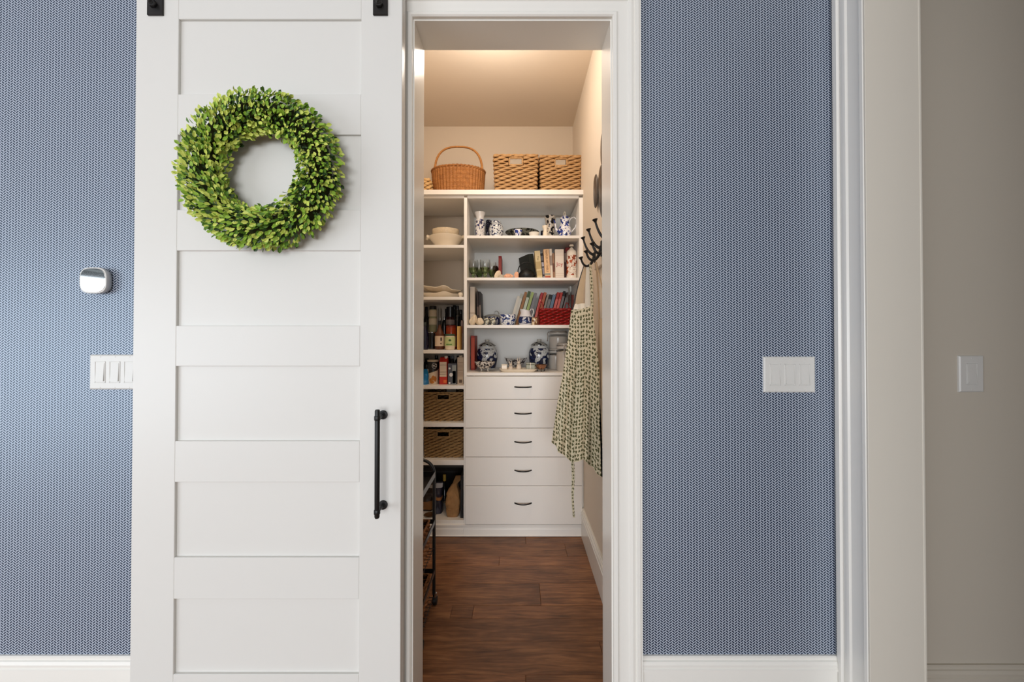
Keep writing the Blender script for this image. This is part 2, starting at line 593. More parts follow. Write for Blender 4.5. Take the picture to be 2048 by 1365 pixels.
BH = Z(1309.5, 0)
board('baseboard_left', (-4.3, 0), (JX0 - .004 - .0885, 0), (0, -1), BH, .014, 'white baseboard under the wallpaper beyond the sliding door')
board('baseboard_right', (JX1 + .004 + .0885, 0), (SIDE + .015, 0), (0, -1), BH, .014, 'white baseboard under the blue wallpaper by the side opening')
PB = Z(1017, 1.212)
board('baseboard_pantry_right', (PW, YC - .01), (PW, WT + .012), (-1, 0), PB, .016, 'white baseboard along the right wall of the pantry')
board('baseboard_pantry_left', (PL, WT + .012), (PL, YC - .01), (1, 0), PB, .016, 'white baseboard along the left wall of the pantry')

# ---- side wall with its cased opening, and the hall beyond
JY0, JY1 = -.122, -1.75
mb = MB()
mb.box(SIDE + .018, SIDE + .148, JY0 + .012, 0, 0, CEIL); mb.box(SIDE + .018, SIDE + .148, -5.4, JY1, 0, CEIL); mb.box(SIDE + .018, SIDE + .148, JY1, JY0 + .012, 2.42, CEIL)
struct('wall_side', mb, M['greige'], 'side wall with the cased opening to the hall')
m = MB(); SC_ = .112 / .0885
pts = [Vector((SIDE + .018 - t * .95, u * SC_, 0)) for u, t in CAS]
m.strip(pts[::-1], (0, JY0 + .003, 0), (0, JY0 + .003, 2.46))
tr = struct('trim_3', label='white moulded casing and jamb of the side opening')
obj('casing_leg', m, M['trim'], tr, angle=.35)
obj('jamb_side', MB().box(SIDE + .004, X(1846, JY0), JY0, JY0 + .014, 0, 2.44, .001), M['jambpaint'], tr, smooth=False)
obj('casing_leg', MB().box(X(1842.5, JY0), X(1847, JY0), JY0 - .0015, JY0 + .09, 0, 2.44, .0012), M['jambpaint'], tr, smooth=False)
HX = 3.0
struct('wall_hall', MB().box(SIDE + .148, HX, -.004, WT, 0, CEIL), M['greige'], 'greige wall of the dim hall with the single switch')
struct('wall_hall_end', MB().box(HX, HX + .1, -5.4, WT, 0, CEIL), M['greige'], 'far side wall of the hall')
struct('wall_hall_back', MB().box(SIDE + .148, HX, -4.2, -4.1, 0, CEIL), M['greige'], 'rear wall of the hall')
struct('ceiling_hall', MB().box(SIDE + .148, HX, -5.4, WT, CEIL - .1, CEIL), M['greige'], 'ceiling of the hall')
board('baseboard_hall', (SIDE + .148, -.004), (HX, -.004), (0, -1), Z(1325.5, 0), .014, 'greige painted baseboard along the hall wall', mat='greige')

# ------------------------------------------------------------------ sliding barn door
DY = -.075
dx0, dx1 = X(266, DY), X(802.5, DY)
px0, px1 = X(352, DY), X(720, DY)
tops = [(38, 188.5), (269.5, 420), (501.5, 652), (733, 883), (965, 1116), (1199, 1350)]
dtop, dbot = Z(38, DY) + .135, .02
door = thing('door_1', 'white five-rail sliding barn door hanging in front of the wallpaper', None, (0, 0, 0))
door['kind'] = 'structure'
for xa, xb in ((dx0, px0), (px1, dx1)):
    obj('stile', MB().box(xa, xb, DY, DY + .036, dbot, dtop, .0012), M['white'], door, smooth=False)
edges = [dtop] + [Z(p, DY) for t in tops for p in t] + [dbot]
for i in range(0, len(edges), 2):
    obj('rail', MB().box(px0, px1, DY, DY + .036, edges[i + 1], edges[i], .0012), M['white'], door, smooth=False)
for a, b in tops:
    obj('panel', MB().box(px0 - .004, px1 + .004, DY + .0095, DY + .027, Z(b, DY) - .004, Z(a, DY) + .004), M['white'], door, smooth=False)
for pa, pb in ((290.5, 322.5), (744.5, 774)):
    xa, xb = X(pa, DY), X(pb, DY); zb = Z(32.5, DY)
    st = obj('hanger_strap', MB().box(xa, xb, DY - .006, DY, zb, dtop + .1, .0015), M['blacksat'], door, smooth=False, label='black flat hanger strap')
    m = MB(); cx = (xa + xb) / 2 - .002; cz = zb + .030
    m.lathe([(.0, .018), (.004, .0175), (.0065, .014), (.0072, .010), (.0105, .0095), (.0115, .006), (.0115, 0)], 6)
    m.xf(Matrix.Translation((cx, DY - .006, cz)) @ Matrix.Rotation(PI / 2, 4, 'X'))
    obj('bolt', m, M['blacksat'], st, angle=.5)

# pull handle
hy = EYE.y + 1.145
hx = X(755.3, hy); z0, z1 = Z(1037, hy), Z(820, hy)
m = MB().tube([(hx, hy, z0), (hx, hy, z0 + .004), (hx, hy, z1 - .004), (hx, hy, z1)], [.0058, .0072, .0072, .0058], 14)
hd = obj('handle', m, M['black'], door, label='long black pull handle', angle=.7)
for pr in (830, 1010):
    zc = at(767, pr, DY).z; xr = X(766.5, DY, pr)
    m = MB().lathe([(0, .010), (.006, .0095), (.0085, .006), (.0128, .0055), (.0135, .003), (.0135, 0)], 20)
    m.xf(Matrix.Translation((xr, DY, zc)) @ Matrix.Rotation(PI / 2, 4, 'X'))
    m.tube([(xr, DY - .004, zc), (hx, hy, zc)], .0052, 10)
    obj('rosette', m, M['black'], hd)
    m = MB().tube([(hx, hy, zc - .0065), (hx, hy, zc - .005), (hx, hy, zc + .005), (hx, hy, zc + .0065)], [.008, .0088, .0088, .008], 14)
    obj('collar', m, M['black'], hd)

# ------------------------------------------------------------------ boxwood wreath on the door
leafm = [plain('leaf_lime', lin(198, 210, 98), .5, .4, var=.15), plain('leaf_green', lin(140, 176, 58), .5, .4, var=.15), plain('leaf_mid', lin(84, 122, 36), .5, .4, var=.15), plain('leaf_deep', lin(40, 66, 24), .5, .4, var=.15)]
WY = DY - .055
wc = at(519.5, 339.5, WY)
wr = thing('boxwood_wreath', 'round wreath of small green boxwood leaves on the white sliding door', 'wreath', tuple(wc))
RM, RT = .167, .054
ring = [(RM * math.cos(a), .012, RM * math.sin(a)) for a in [2 * PI * i / 40 for i in range(40)]]
obj('twig_ring', MB().tube(ring, .032, 8, closed=True), plain('dark_twig', lin(44, 46, 22), .9, .1, var=.4, vs=90), wr)


def leaf_mesh(mi):
    m = MB()
    m.v = [(0, 0, 0), (.26, .35, .07), (.30, .68, .08), (0, 1, -.04), (-.30, .68, .08), (-.26, .35, .07), (0, .5, -.02)]
    for q in ((0, 1, 6), (1, 2, 6), (2, 3, 6), (3, 4, 6), (4, 5, 6), (5, 0, 6)): m.face(q)
    me = bpy.data.meshes.new('leaf'); me.from_pydata(m.v, [], m.f); me.materials.append(leafm[mi]); me.update()
    return me, m


lm = [leaf_mesh(i) for i in range(4)]
items = []
for k in range(4300):
    a = rnd.uniform(0, 2 * PI); ph = rnd.uniform(-1.0, 1.0) * 2.1   # ph=0 faces the viewer (-y)
    rr = RT * rnd.uniform(.55, 1.0) + rnd.uniform(0, .006)
    R = Vector((math.cos(a), 0, math.sin(a))); T = Vector((math.sin(a), 0, -math.cos(a)))
    nrm = R * math.sin(ph) + Vector((0, -1, 0)) * math.cos(ph)
    pos = R * RM + nrm * rr + Vector((0, .008, 0))
    if pos.y > .05: continue
    d = (nrm * .75 + R * .45 + T * .75 + Vector((rnd.gauss(0, .38), rnd.gauss(0, .3), rnd.gauss(0, .38)))).normalized()
    up = (Vector((0, -1, 0)) * .8 + nrm * .6 + Vector((rnd.gauss(0, .5), rnd.gauss(0, .4), rnd.gauss(0, .5)))).normalized()
    x = d.cross(up)
    if x.length < .05: continue
    x.normalize(); zz = x.cross(d)
    L = rnd.uniform(.0115, .019)
    Mt = Matrix((x * L * 1.0, d * L, zz * L)).transposed().to_4x4(); Mt.translation = pos
    p = rnd.random()
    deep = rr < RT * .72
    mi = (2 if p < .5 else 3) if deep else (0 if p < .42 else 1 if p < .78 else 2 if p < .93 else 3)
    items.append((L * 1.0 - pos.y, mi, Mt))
items.sort(key=lambda t: -t[0])
for _, mi, Mt in items[:290]:
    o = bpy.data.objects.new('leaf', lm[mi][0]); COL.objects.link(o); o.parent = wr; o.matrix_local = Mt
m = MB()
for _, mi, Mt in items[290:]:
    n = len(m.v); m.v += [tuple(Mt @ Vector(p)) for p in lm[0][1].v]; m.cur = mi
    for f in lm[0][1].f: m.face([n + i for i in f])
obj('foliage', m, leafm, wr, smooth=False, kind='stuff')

# ------------------------------------------------------------------ switches and thermostat
def switch(label, pxl, pxr, pyt, pyb, y, gangs):
    xa, xb = X(pxl, y), X(pxr, y)
    if gangs == 3 and pxr < 300: xb = xa + .1627
    zt, zb = Z(pyt, y), Z(pyb, y)
    t = thing('light_switch', label, 'light switch', ((xa + xb) / 2, y, zb))
    m = MB(); w2 = (xb - xa) / 2; h = zt - zb; b = .0045; d = .0065
    m.v = [(-w2, 0, 0), (w2, 0, 0), (w2, 0, h), (-w2, 0, h), (-w2 + .001, -d * .6, .001), (w2 - .001, -d * .6, .001), (w2 - .001, -d * .6, h - .001), (-w2 + .001, -d * .6, h - .001), (-w2 + b, -d, b), (w2 - b, -d, b), (w2 - b, -d, h - b), (-w2 + b, -d, h - b)]
    for o in (0, 4):
        for i in range(4): m.face((o + i, o + (i + 1) % 4, o + 4 + (i + 1) % 4, o + 4 + i))
    m.face((8, 9, 10, 11))
    obj('wall_plate', m, M['plate'], t, smooth=False)
    for g in range(gangs):
        cx = (g - (gangs - 1) / 2) * .046
        fr = MB(); fw, fh = .0168, .0335
        for xa_, xb_, za_, zb_ in ((-fw, -fw + .0018, -fh, fh), (fw - .0018, fw, -fh, fh), (-fw, fw, fh - .0018, fh), (-fw, fw, -fh, -fh + .0018)):
            fr.box(cx + xa_, cx + xb_, -d - .0012, -d + .001, h / 2 + za_, h / 2 + zb_, .0004)
        obj('switch_frame', fr, M['plate'], t, smooth=False)
        rk = MB(); n0 = 0; rw, rh = .0125, .0285
        rk.v = [(cx - rw, -d, h / 2 - rh), (cx + rw, -d, h / 2 - rh), (cx + rw, -d, h / 2 + rh), (cx - rw, -d, h / 2 + rh),
                (cx - rw, -d - .0038, h / 2 - rh), (cx + rw, -d - .0038, h / 2 - rh), (cx + rw, -d - .0019, h / 2), (cx - rw, -d - .0019, h / 2), (cx + rw, -d - .0008, h / 2 + rh), (cx - rw, -d - .0008, h / 2 + rh)]
        for q in ((0, 1, 5, 4), (4, 5, 6, 7), (7, 6, 8, 9), (9, 8, 2, 3), (0, 4, 7, 9, 3), (1, 2, 8, 6, 5)): rk.face(q)
        obj('rocker', rk, M['plate'], t, smooth=False)
        for zz in (h / 2 - .0485, h / 2 + .0485):
            sm = MB().lathe([(0, .0008), (.002, .0006), (.0026, 0)], 10); sm.xf(Matrix.Translation((cx, -d, zz)) @ Matrix.Rotation(PI / 2, 4, 'X'))
            obj('screw', sm, M['plate'], t)
    return t


switch('white triple rocker switch half hidden behind the sliding door edge', 183, 286, 709.5, 779.5, 0, 3)
switch('white triple rocker switch on dark blue wallpaper by the side opening', 1525, 1628, 713.5, 785.5, 0, 3)
switch('white single rocker switch on the dim greige hall wall', 1913.5, 1963.5, 711.5, 785, -.004, 1)

ty = -.024
tc = at(185.5, 561, ty)
t = thing('thermostat', 'rounded white thermostat with a mirrored face on the wallpaper', 'thermostat', (tc.x, 0, tc.z))
def squircle(r, k, n=40):
    out = []
    for i in range(n):
        a = 2 * PI * i / n; c, s_ = math.cos(a), math.sin(a)
        q = (abs(c) ** k + abs(s_) ** k) ** (-1 / k)
        out.append((r * q * c, r * q * s_ * .965))
    return out
m = MB(); prev = None
for r, y in ((.034, 0), (.0385, -.003), (.0415, -.014), (.0425, -.021), (.0415, -.0235), (.0385, -.024)):
    ringi = []
    for (a, b) in squircle(r, 3.2): ringi.append(len(m.v)); m.v.append((a, y, b))
    if prev:
        for i in range(40): m.face((prev[i], prev[(i + 1) % 40], ringi[(i + 1) % 40], ringi[i]))
    prev = ringi
obj('housing', m, M['plate'], t, angle=.9)
m = MB(); c0 = squircle(.0388, 3.2)
for (a, b) in c0: m.v.append((a, -.0243, b))
for (a, b) in c0: m.v.append((a * .97, -.0250, b * .97))
for i in range(40): m.face((i, (i + 1) % 40, 40 + (i + 1) % 40, 40 + i))
m.face(list(range(40, 80)))
mm, nt, b_ = base_mat('mirror_face', (.86, .89, .9), .04, .5, 1.0)
obj('mirror_face', m, mm, t, smooth=False, label='mirrored display face')

# ------------------------------------------------------------------ pantry shelving
def zc(p): return Z(p, YC)
XM0, XM1 = X(927.6, YC), X(933.8, YC)
XR0, XR1 = X(1158.6, YC), X(1166.3, YC)
BACK = YB - .012
du = thing('shelf_and_drawer_unit', 'white built-in unit with four open shelves above five drawers', 'shelving', ((XM0 + XR1) / 2, YC, 0))
mel = M['melamine']
def part(name, m, parent, mat=None, **k): return obj(name, m, mat or mel, parent, world=True, smooth=False, **k)
ZTOP = zc(395.2); ZBASE = zc(1048)
part('side_panel', MB().box(XM0, XM1, YC, BACK, .0, ZTOP, .0008), du)
part('side_panel', MB().box(XR0, XR1, YC, BACK, .0, ZTOP, .0008), du)
backm = plain('grey_back_panel', lin(236, 235, 231), .5, .4, var=.01, vs=3)
part('back_panel', MB().box(XM1, XR0, BACK - .006, BACK, zc(745.5) - .02, ZTOP), du, backm)
ZS = {}
for k, (a, b) in enumerate(((471.2, 477), (555.6, 561), (650.4, 656.6)), 1):
    ZS[k] = zc(a)
    part('shelf', MB().box(XM1, XR0, YC, BACK - .006, zc(b), zc(a), .0008), du)
ZS[4] = zc(745.5)
part('counter', MB().box(XM1 - .004, XR0, YC - .004, BACK - .006, zc(751.8), ZS[4], .001), du)
part('fascia', MB().box(XM1, XR0, YC + .012, YC + .028, ZTOP - .001, zc(390.4)), du)
gaps = [752.4, 798.5, 855.7, 913, 970.4, 1047.3]
xa, xb = X(931.4, YC), X(1163, YC)
for a, b, hp in zip(gaps, gaps[1:], (775, 828, 885.5, 943, 1009)):
    d = part('drawer', MB().box(xa, xb, YC - .018, YC - .0005, zc(b) + .0014, zc(a) - .0014, .0012), du)
    hxc = X(1046.2, YC - .04); hz = Z(hp, YC - .035)
    pts = []
    for i in range(15):
        u = i / 14 * 2 - 1
        pts.append((hxc + u * .051, YC - .018 - .030 * (1 - u * u) ** .5 if abs(u) < 1 else YC - .018, hz))
    pts = [(hxc - .051, YC - .016, hz)] + [(hxc + u * .0505, YC - .020 - .026 * (1 - abs(u) ** 2.4), hz) for u in [i / 12 * 2 - 1 for i in range(13)]] + [(hxc + .051, YC - .016, hz)]
    obj('handle', MB().tube(pts, .0040, 8), M['black'], d, world=True, label='black bow handle')
bm = MB(); prof = [Vector((0, -(YC - 1.212), 0)), Vector((0, -(YC - 1.212) - .004, .006)), Vector((0, -(YC - 1.214), .010)), Vector((0, -(YC - 1.216), .042)), Vector((0, -(YC - 1.218), .048)), Vector((0, -.004, .05)), Vector((0, -.004, ZBASE - .016)), Vector((0, -.010, ZBASE - .012)), Vector((0, -.010, ZBASE - .004)), Vector((0, 0, ZBASE)), Vector((0, 0, 0))]
bm.strip(prof, (XM0, YC, 0), (XR1 + .002, YC, 0))
part('plinth', bm, du)
part('bottom_panel', MB().box(XM1, XR0, YC, BACK, ZBASE - .016, ZBASE), du)

XL0 = PL + .021
tw = thing('shelf_tower', 'narrow white shelf tower on the left holding bowls, jars and baskets', 'shelving', ((XL0 + XM0) / 2, YC, 0))
part('side_panel', MB().box(XL0 - .0195, XL0, YC, BACK, 0, ZTOP, .0008), tw)
part('back_panel', MB().box(XL0, XM0, BACK - .006, BACK, .05, ZTOP), tw, plain('beige_back_panel', lin(212, 200, 184), .6, .3, var=.01, vs=3))
ZL = {}
for k, (a, b) in enumerate(((490, 496), (594, 600), (700.5, 707.3), (771.8, 778.6), (846.5, 854.3), (921, 931)), 1):
    ZL[k] = zc(a)
    part('shelf', MB().box(XL0, XM0 - .0004, YC, BACK - .006, zc(b), zc(a), .0008), tw)
ZL[7] = zc(1041)
part('bottom_panel', MB().box(XL0, XM0 - .0004, YC, BACK - .006, ZBASE - .016, ZL[7], .0008), tw)
part('fascia', MB().box(XL0, XM0, YC + .012, YC + .028, ZTOP - .001, zc(390.4)), tw)
bm = MB().strip(prof, (XL0 - .0195, YC, 0), (XM0 - .0004, YC, 0))
part('plinth', bm, tw)

ts = thing('top_shelf', 'long white top shelf running across both shelving units', 'shelf', ((XL0 + XR1) / 2, YC, zc(390.4)))
part('shelf_board', MB().box(XL0 - .02, X(1170, YC), YC - .012, BACK, zc(390.4), zc(381), .0015), ts)
ZT = zc(381)

# ------------------------------------------------------------------ baskets
def ring_pt(u, hx_, hy_, rc=.02):
    """point and outward normal on a rounded rectangle, u in 0..1 starting at front left going right"""
    L = [2 * hx_, 2 * hy_, 2 * hx_, 2 * hy_]; P = sum(L); d = (u % 1.0) * P
    if d < L[0]: return (-hx_ + d, -hy_), (0, -1)
    d -= L[0]
    if d < L[1]: return (hx_, -hy_ + d), (1, 0)
    d -= L[1]
    if d < L[2]: return (hx_ - d, hy_), (0, 1)
    d -= L[2]
    return (-hx_, hy_ - d), (-1, 0)


def weave_bin(name, label, wt, wb, dt, db, h, row, per, amp, hole, mat, loc, group=None, rz=0.0):
    """Tapered rectangular basket of plaited strands over a shell coloured dark to shade the gaps; sizes: top and bottom width and depth, height."""
    t = thing(name, label, 'basket', loc, (0, 0, rz), group)
    P = 2 * (wt + dt)
    per = P / max(4, round(P / per))
    hw, hz0, hz1 = hole if hole else (0, 0, 0)
    rows_ = max(3, round(h / row)); row = h / rows_
    def wall(u, z, off):
        v = z / h
        hx_ = (wb + (wt - wb) * v) / 2 - off; hy_ = (db + (dt - db) * v) / 2 - off
        (x, y), (nx, ny) = ring_pt(u, hx_, hy_)
        return x, y, nx, ny
    m = MB(); n_ = int(P / per) * 8
    inset = row * .55 + amp
    for k in range(rows_):
        pts = []; rad = []; segs = []
        zc_ = (k + .5) * row
        for i in range(n_):
            u = i / n_
            ph = 2 * PI * (u * P / per + .5 * (k % 2)) + .35 * math.sin(k * 1.7)
            c = math.cos(ph)
            x, y, nx, ny = wall(u, zc_, inset)
            d = amp * c
            pt = (x + nx * d, y + ny * d, zc_ + .10 * row * math.sin(ph))
            r_ = row * (.48 + .14 * c)
            if hole and ny != 0 and abs(x) < hw and hz0 - row * .35 < zc_ < hz1 + row * .35:
                if len(pts) > 1: segs.append((pts, rad))
                pts, rad = [], []
            else:
                pts.append(pt); rad.append(r_)
        if not segs: m.tube(pts, rad, 6, closed=True)
        else:
            pts2, rad2 = pts + segs[0][0], rad + segs[0][1]
            for p_, q_ in [(pts2, rad2)] + segs[1:]:
                if len(p_) > 1: m.tube(p_, q_, 6)
    obj('wicker_weave', m, mat, t, angle=1.2)
    def skip(u, v):
        if not hole: return False
        (x, y), (nx, ny) = ring_pt(u, wt / 2, dt / 2)
        return ny != 0 and abs(x) < hw and hz0 < v * h < hz1
    li = MB()
    def lin_(off, rev):
        def g(u, v):
            x, y, nx, ny = wall(1 - u if rev else u, v * h, off); return (x, y, v * h)
        return g
    li.grid(lin_(inset + .001, False), 64, 26, True, skip=skip)
    l2 = MB().grid(lin_(inset + .004, True), 64, 26, True, skip=lambda u, v: skip(1 - u, v))
    n = len(li.v); li.v += l2.v
    for f in l2.f: li.face([i + n for i in f])
    li.box(-wb / 2 + inset, wb / 2 - inset, -db / 2 + inset, db / 2 - inset, .002, .008)
    obj('gap_shade', li, M['gap_shade'], t, smooth=False)  # inner shell coloured dark so the gaps in the weave look shaded
    N = n_
    for k in range(2):
        rim = []
        for i in range(N):
            x, y, nx, ny = wall(i / N, h, inset)
            a = 2 * PI * i / 8 + PI * k
            rim.append((x + nx * row * .22 * math.cos(a), y + ny * row * .22 * math.cos(a), h + row * .1 + row * .22 * math.sin(a)))
        obj('plaited_rim', MB().tube(rim, row * .34, 6, closed=True), mat, t, angle=1.2)
    if hole:
        y0 = -(db + (dt - db) * ((hz0 + hz1) / 2 / h)) / 2 + inset - amp * .5
        r_ = row * .42; pts = []
        for (xa_, za_), (xb_, zb_) in (((-hw, hz0), (hw, hz0)), ((hw, hz0), (hw, hz1)), ((hw, hz1), (-hw, hz1)), ((-hw, hz1), (-hw, hz0))):
            for i in range(6): pts.append((xa_ + (xb_ - xa_) * i / 6, y0, za_ + (zb_ - za_) * i / 6))
        obj('grip_trim', MB().tube(pts, [r_ * (.85 + .25 * (i % 2)) for i in range(len(pts))], 6, closed=True), mat, t, angle=1.2)
    return t


yf = 1.275; s = SC(yf)
wA = (1078 - 985.5) * s; hA = Z(309, yf) - ZT
weave_bin('storage_basket', 'tapered water hyacinth basket beside the handled wicker basket', wA * 1.03, wA * .95, .34, .31, hA, .0128, .084, .0046, (13.3 * s, hA - 19.5 * s, hA - 6 * s), M['bin'], (X(1031.8, yf, 340), yf + .17, ZT), 'hyacinth baskets on the top shelf')
weave_bin('storage_basket', 'tapered water hyacinth basket at the right end of the top shelf', wA * .98, wA * .90, .34, .31, hA * .985, .0128, .084, .0046, (12 * s, hA - 20.5 * s, hA - 7 * s), M['bin'], (X(1122.5, yf, 340), yf + .175, ZT), 'hyacinth baskets on the top shelf')
weave_bin('storage_basket', 'pale straw basket partly hidden by the doorway on the top shelf', .16, .16, .16, .16, Z(357, 1.29) - ZT, .0125, .06, .004, None, M['straw'], (X(861, 1.29, 360) - .08, 1.375, ZT))
for pt, pb, k, lab in ((787, 846.5, 5, 'dark seagrass basket on the shelf under the boxes and cartons'), (861.5, 921, 6, 'dark seagrass basket on the shelf just above the paper bag')):
    yb_ = 1.262; ss = SC(yb_); hh = Z(pt, yb_) - ZL[k]
    weave_bin('storage_basket', lab, .262, .248, .32, .30, hh, .0105, .056, .0035, (12.5 * ss, hh - 13.5 * ss, hh - 2.8 * ss), M['sea'], (X(886.3, yb_), yb_ + .16, ZL[k]), 'seagrass baskets in the shelf tower')

# oval cane basket with a hoop handle
yo = 1.42; s = SC(yo)
ob = thing('wicker_basket', 'oval brown cane basket with a tall hoop handle on the top shelf', 'basket', (X(917, yo, 350), yo, ZT))
hR = Z(345, yo) - ZT; ra, rb = 52 * s, .115
def oval(u, v, disp=True, off=0.0):
    a = 2 * PI * u; k = .90 + .10 * v ** .7
    q = v * hR / .0062; st = 46
    d = 0.0
    if disp:
        par = math.floor(q) % 2
        d = .0046 * abs(math.sin(PI * q)) ** .7 * (.45 + .30 * (.5 + .5 * math.cos(st * a + PI * par))) + .0052 * (.5 + .5 * math.cos(st * a))
    ca, sa = math.cos(a), math.sin(a)
    return ((ra * k - off + d) * ca, (rb * k - off + d) * sa, v * hR)
m = MB().grid(lambda u, v: oval(u, v), 276, 100, True)
m2 = MB().grid(lambda u, v: oval(1 - u, v, False, .008), 40, 6, True); n = len(m.v); m.v += m2.v
for f in m2.f: m.face([i + n for i in f])
b0 = len(m.v); m.v += [(ra * .88 * math.cos(2 * PI * i / 32), rb * .88 * math.sin(2 * PI * i / 32), .005) for i in range(32)]; m.face(range(b0, b0 + 32))
obj('woven_body', m, M['cane'], ob, angle=1.2)
for k in range(2):
    pts = []
    for i in range(120):
        a = 2 * PI * i / 120; tw_ = a * 22 + PI * k
        pts.append(((ra + .002 + .004 * math.cos(tw_)) * math.cos(a), (rb + .002 + .004 * math.cos(tw_)) * math.sin(a), hR + .004 * math.sin(tw_)))
    obj('braided_rim', MB().tube(pts, .0055, 6, closed=True), M['cane'], ob, angle=1.2)
ztop = Z(294, yo) - ZT; xh = 48 * s
for k in range(3):
    pts = []
    for i in range(61):
        a = PI * i / 60; tw_ = a * 14 + 2 * PI * k / 3
        c = math.cos(a); e_ = math.sin(a)
        pts.append((-xh * math.copysign(abs(c) ** .75, c) + .003 * math.cos(tw_), .003 * math.sin(tw_), hR - .05 + (ztop - hR + .05) * abs(e_) ** .62))
    obj('hoop_handle', MB().tube(pts, .0058, 6), M['canelight'], ob, angle=1.2)

# ------------------------------------------------------------------ turned and thrown pieces
def turned(name, label, cat, cx, y, zs, prof, mat, group=None, n=28, bottom=True, sx=1.0, sy=1.0, px_py=None, pname='body', wall=0.0):
    """prof: (half width in px, py) from the top down, at depth y; the piece stands on zs."""
    t = thing(name, label, cat, (X(cx, y, prof[0][1]), y, zs), (0, 0, 0), group)
    s = SC(y)
    pr = [(hw * s, max(.0005, Z(py, y) - zs)) for hw, py in prof]
    if bottom: pr = pr[:-1] + [(pr[-1][0], .0006), (pr[-1][0] * .9, 0), (0, 0)]
    if wall: pr = [(0, pr[-4][1] + .006 if len(pr) > 4 else .006)] + [(max(r - wall, .001), z) for r, z in pr[:-3][::-1] if z > .008] + pr
    obj(pname, MB().lathe(pr, n, sx=sx, sy=sy), mat, t, angle=.7)
    return t


def zl(py, y, zs): return Z(py, y) - zs


blue = (44, 62, 128); navy = (28, 36, 72)
c_sleeve = china('china_sleeve', 62, .57, (46, 50, 112), (228, 224, 220))
c_ginger = china('china_ginger', 95, .56, (40, 48, 90), (226, 228, 226))
c_dark = china('china_dark', 60, .42, (22, 24, 50), (150, 150, 160))
c_pot = china('china_pot', 48, .53, (44, 66, 150), (236, 234, 236))
c_fine = china('china_fine', 110, .56, (30, 32, 60), (236, 232, 230))
c_panda = china('china_black_cream', 50, .54, (24, 22, 26), (214, 202, 186), fine=False)
c_bowlb = china('china_bowl', 80, .53, (52, 70, 132), (232, 234, 236))
c_willow = china('china_willow', 34, .47, (26, 36, 78), (206, 208, 204))
c_egg = china('china_egg', 120, .52, (34, 40, 44), (220, 216, 196))
c_tureen = china('china_tureen', 60, .47, (30, 38, 90), (190, 192, 196))
c_rose = china('china_rose', 52, .56, (186, 92, 60), (236, 226, 212), fine=True, zlo=.025, zhi=.155)
c_gond = china('china_gondola', 70, .53, (70, 66, 72), (198, 194, 190))
greyglaze = plain('grey_glaze', lin(170, 168, 160), .25, .5, var=.06)
darkgl = china('dark_platter_glaze', 60, .52, (30, 34, 30), (112, 112, 100), fine=True)
G1 = 'blue and white china on the upper shelf'

turned('sleeve_vase', 'tall blue and white sleeve vase with a flared white neck', 'vase', 960, 1.36, ZS[1], [(7.5, 424.5), (10.5, 425.5), (10.2, 428), (7.6, 435), (7.2, 439), (8.6, 440.3), (9.4, 443), (9.0, 464), (8.2, 472)], china('china_sleeve2', 62, .56, (56, 60, 108), (228, 224, 220), zhi=zl(440.6, 1.36, ZS[1])), G1)
turned('dark_jar', 'dark navy patterned jar behind the ginger jar', 'jar', 977.5, 1.50, ZS[1], [(5.2, 441), (6, 442), (5.6, 446), (7, 449), (6.6, 470), (6, 474)], c_dark, G1)
t = turned('ginger_jar', 'small round blue and white lidded ginger jar on the upper shelf', 'jar', 992.5, 1.37, ZS[1], [(9.4, 447.5), (9.6, 449), (12.6, 451), (14.2, 456), (14.3, 464), (13.5, 470), (12.5, 474)], c_ginger, G1)
s = SC(1.37); zz = lambda p: zl(p, 1.37, ZS[1])
obj('lid', MB().lathe([(0, zz(441.3)), (5 * s, zz(441.8)), (8.8 * s, zz(443.6)), (10 * s, zz(445.8)), (10.1 * s, zz(447.4)), (0, zz(447.4))], 28), c_ginger, t)
turned('serving_bowl', 'wide shallow dark patterned bowl at the back of the upper shelf', 'bowl', 1044.5, 1.50, ZS[1], [(33.6, 464.6), (34.2, 465.2), (33.6, 466.5), (25, 474), (14, 483), (13, 487)], darkgl, None, 40, wall=.004)
turned('small_bowl', 'small white bowl with blue flowers in front of the dark serving bowl', 'bowl', 1036, 1.31, ZS[1], [(8.2, 460.2), (8.6, 460.8), (8.3, 462), (6.5, 468), (4.5, 474)], c_pot, G1, wall=.0025)
turned('small_dish', 'small white lace-edged dish beside the flowered bowl', 'dish', 1068, 1.31, ZS[1], [(10.4, 465.8), (10.8, 466.4), (10, 468), (6, 474)], plain('white_lace_glaze', lin(232, 226, 214), .3, .5, var=.1, vs=300), None, wall=.0025)
t = turned('bud_pitcher', 'small white pitcher left of the tall beaker', 'pitcher', 1090.5, 1.31, ZS[1], [(5.0, 452.6), (6.2, 452.2), (5.6, 455), (4.0, 459.5), (3.7, 462), (5.0, 468), (5.2, 474)], M['cream'], None, wall=.002)
s = SC(1.31)
obj('handle', MB().tube([(5.0 * s, 0, zl(455, 1.31, ZS[1])), (8.6 * s, 0, zl(456, 1.31, ZS[1])), (8.2 * s, 0, zl(461, 1.31, ZS[1])), (4.8 * s, 0, zl(466, 1.31, ZS[1]))], .0025, 6), M['cream'], t)
turned('small_cup', 'small dark patterned cup behind the white pitcher', 'cup', 1086, 1.50, ZS[1], [(4.4, 462.5), (4.8, 463), (4.5, 470), (4, 476)], c_dark, None, wall=.002)
turned('beaker', 'tall black and cream beaker beside the coffee pot', 'vase', 1100.5, 1.46, ZS[1], [(11.2, 433), (11.6, 434), (10.4, 443), (9.0, 454), (8.2, 464), (7.6, 474)], c_panda, None, wall=.003)
yk = 1.36; s = SC(yk); zz = lambda p: zl(p, yk, ZS[1])
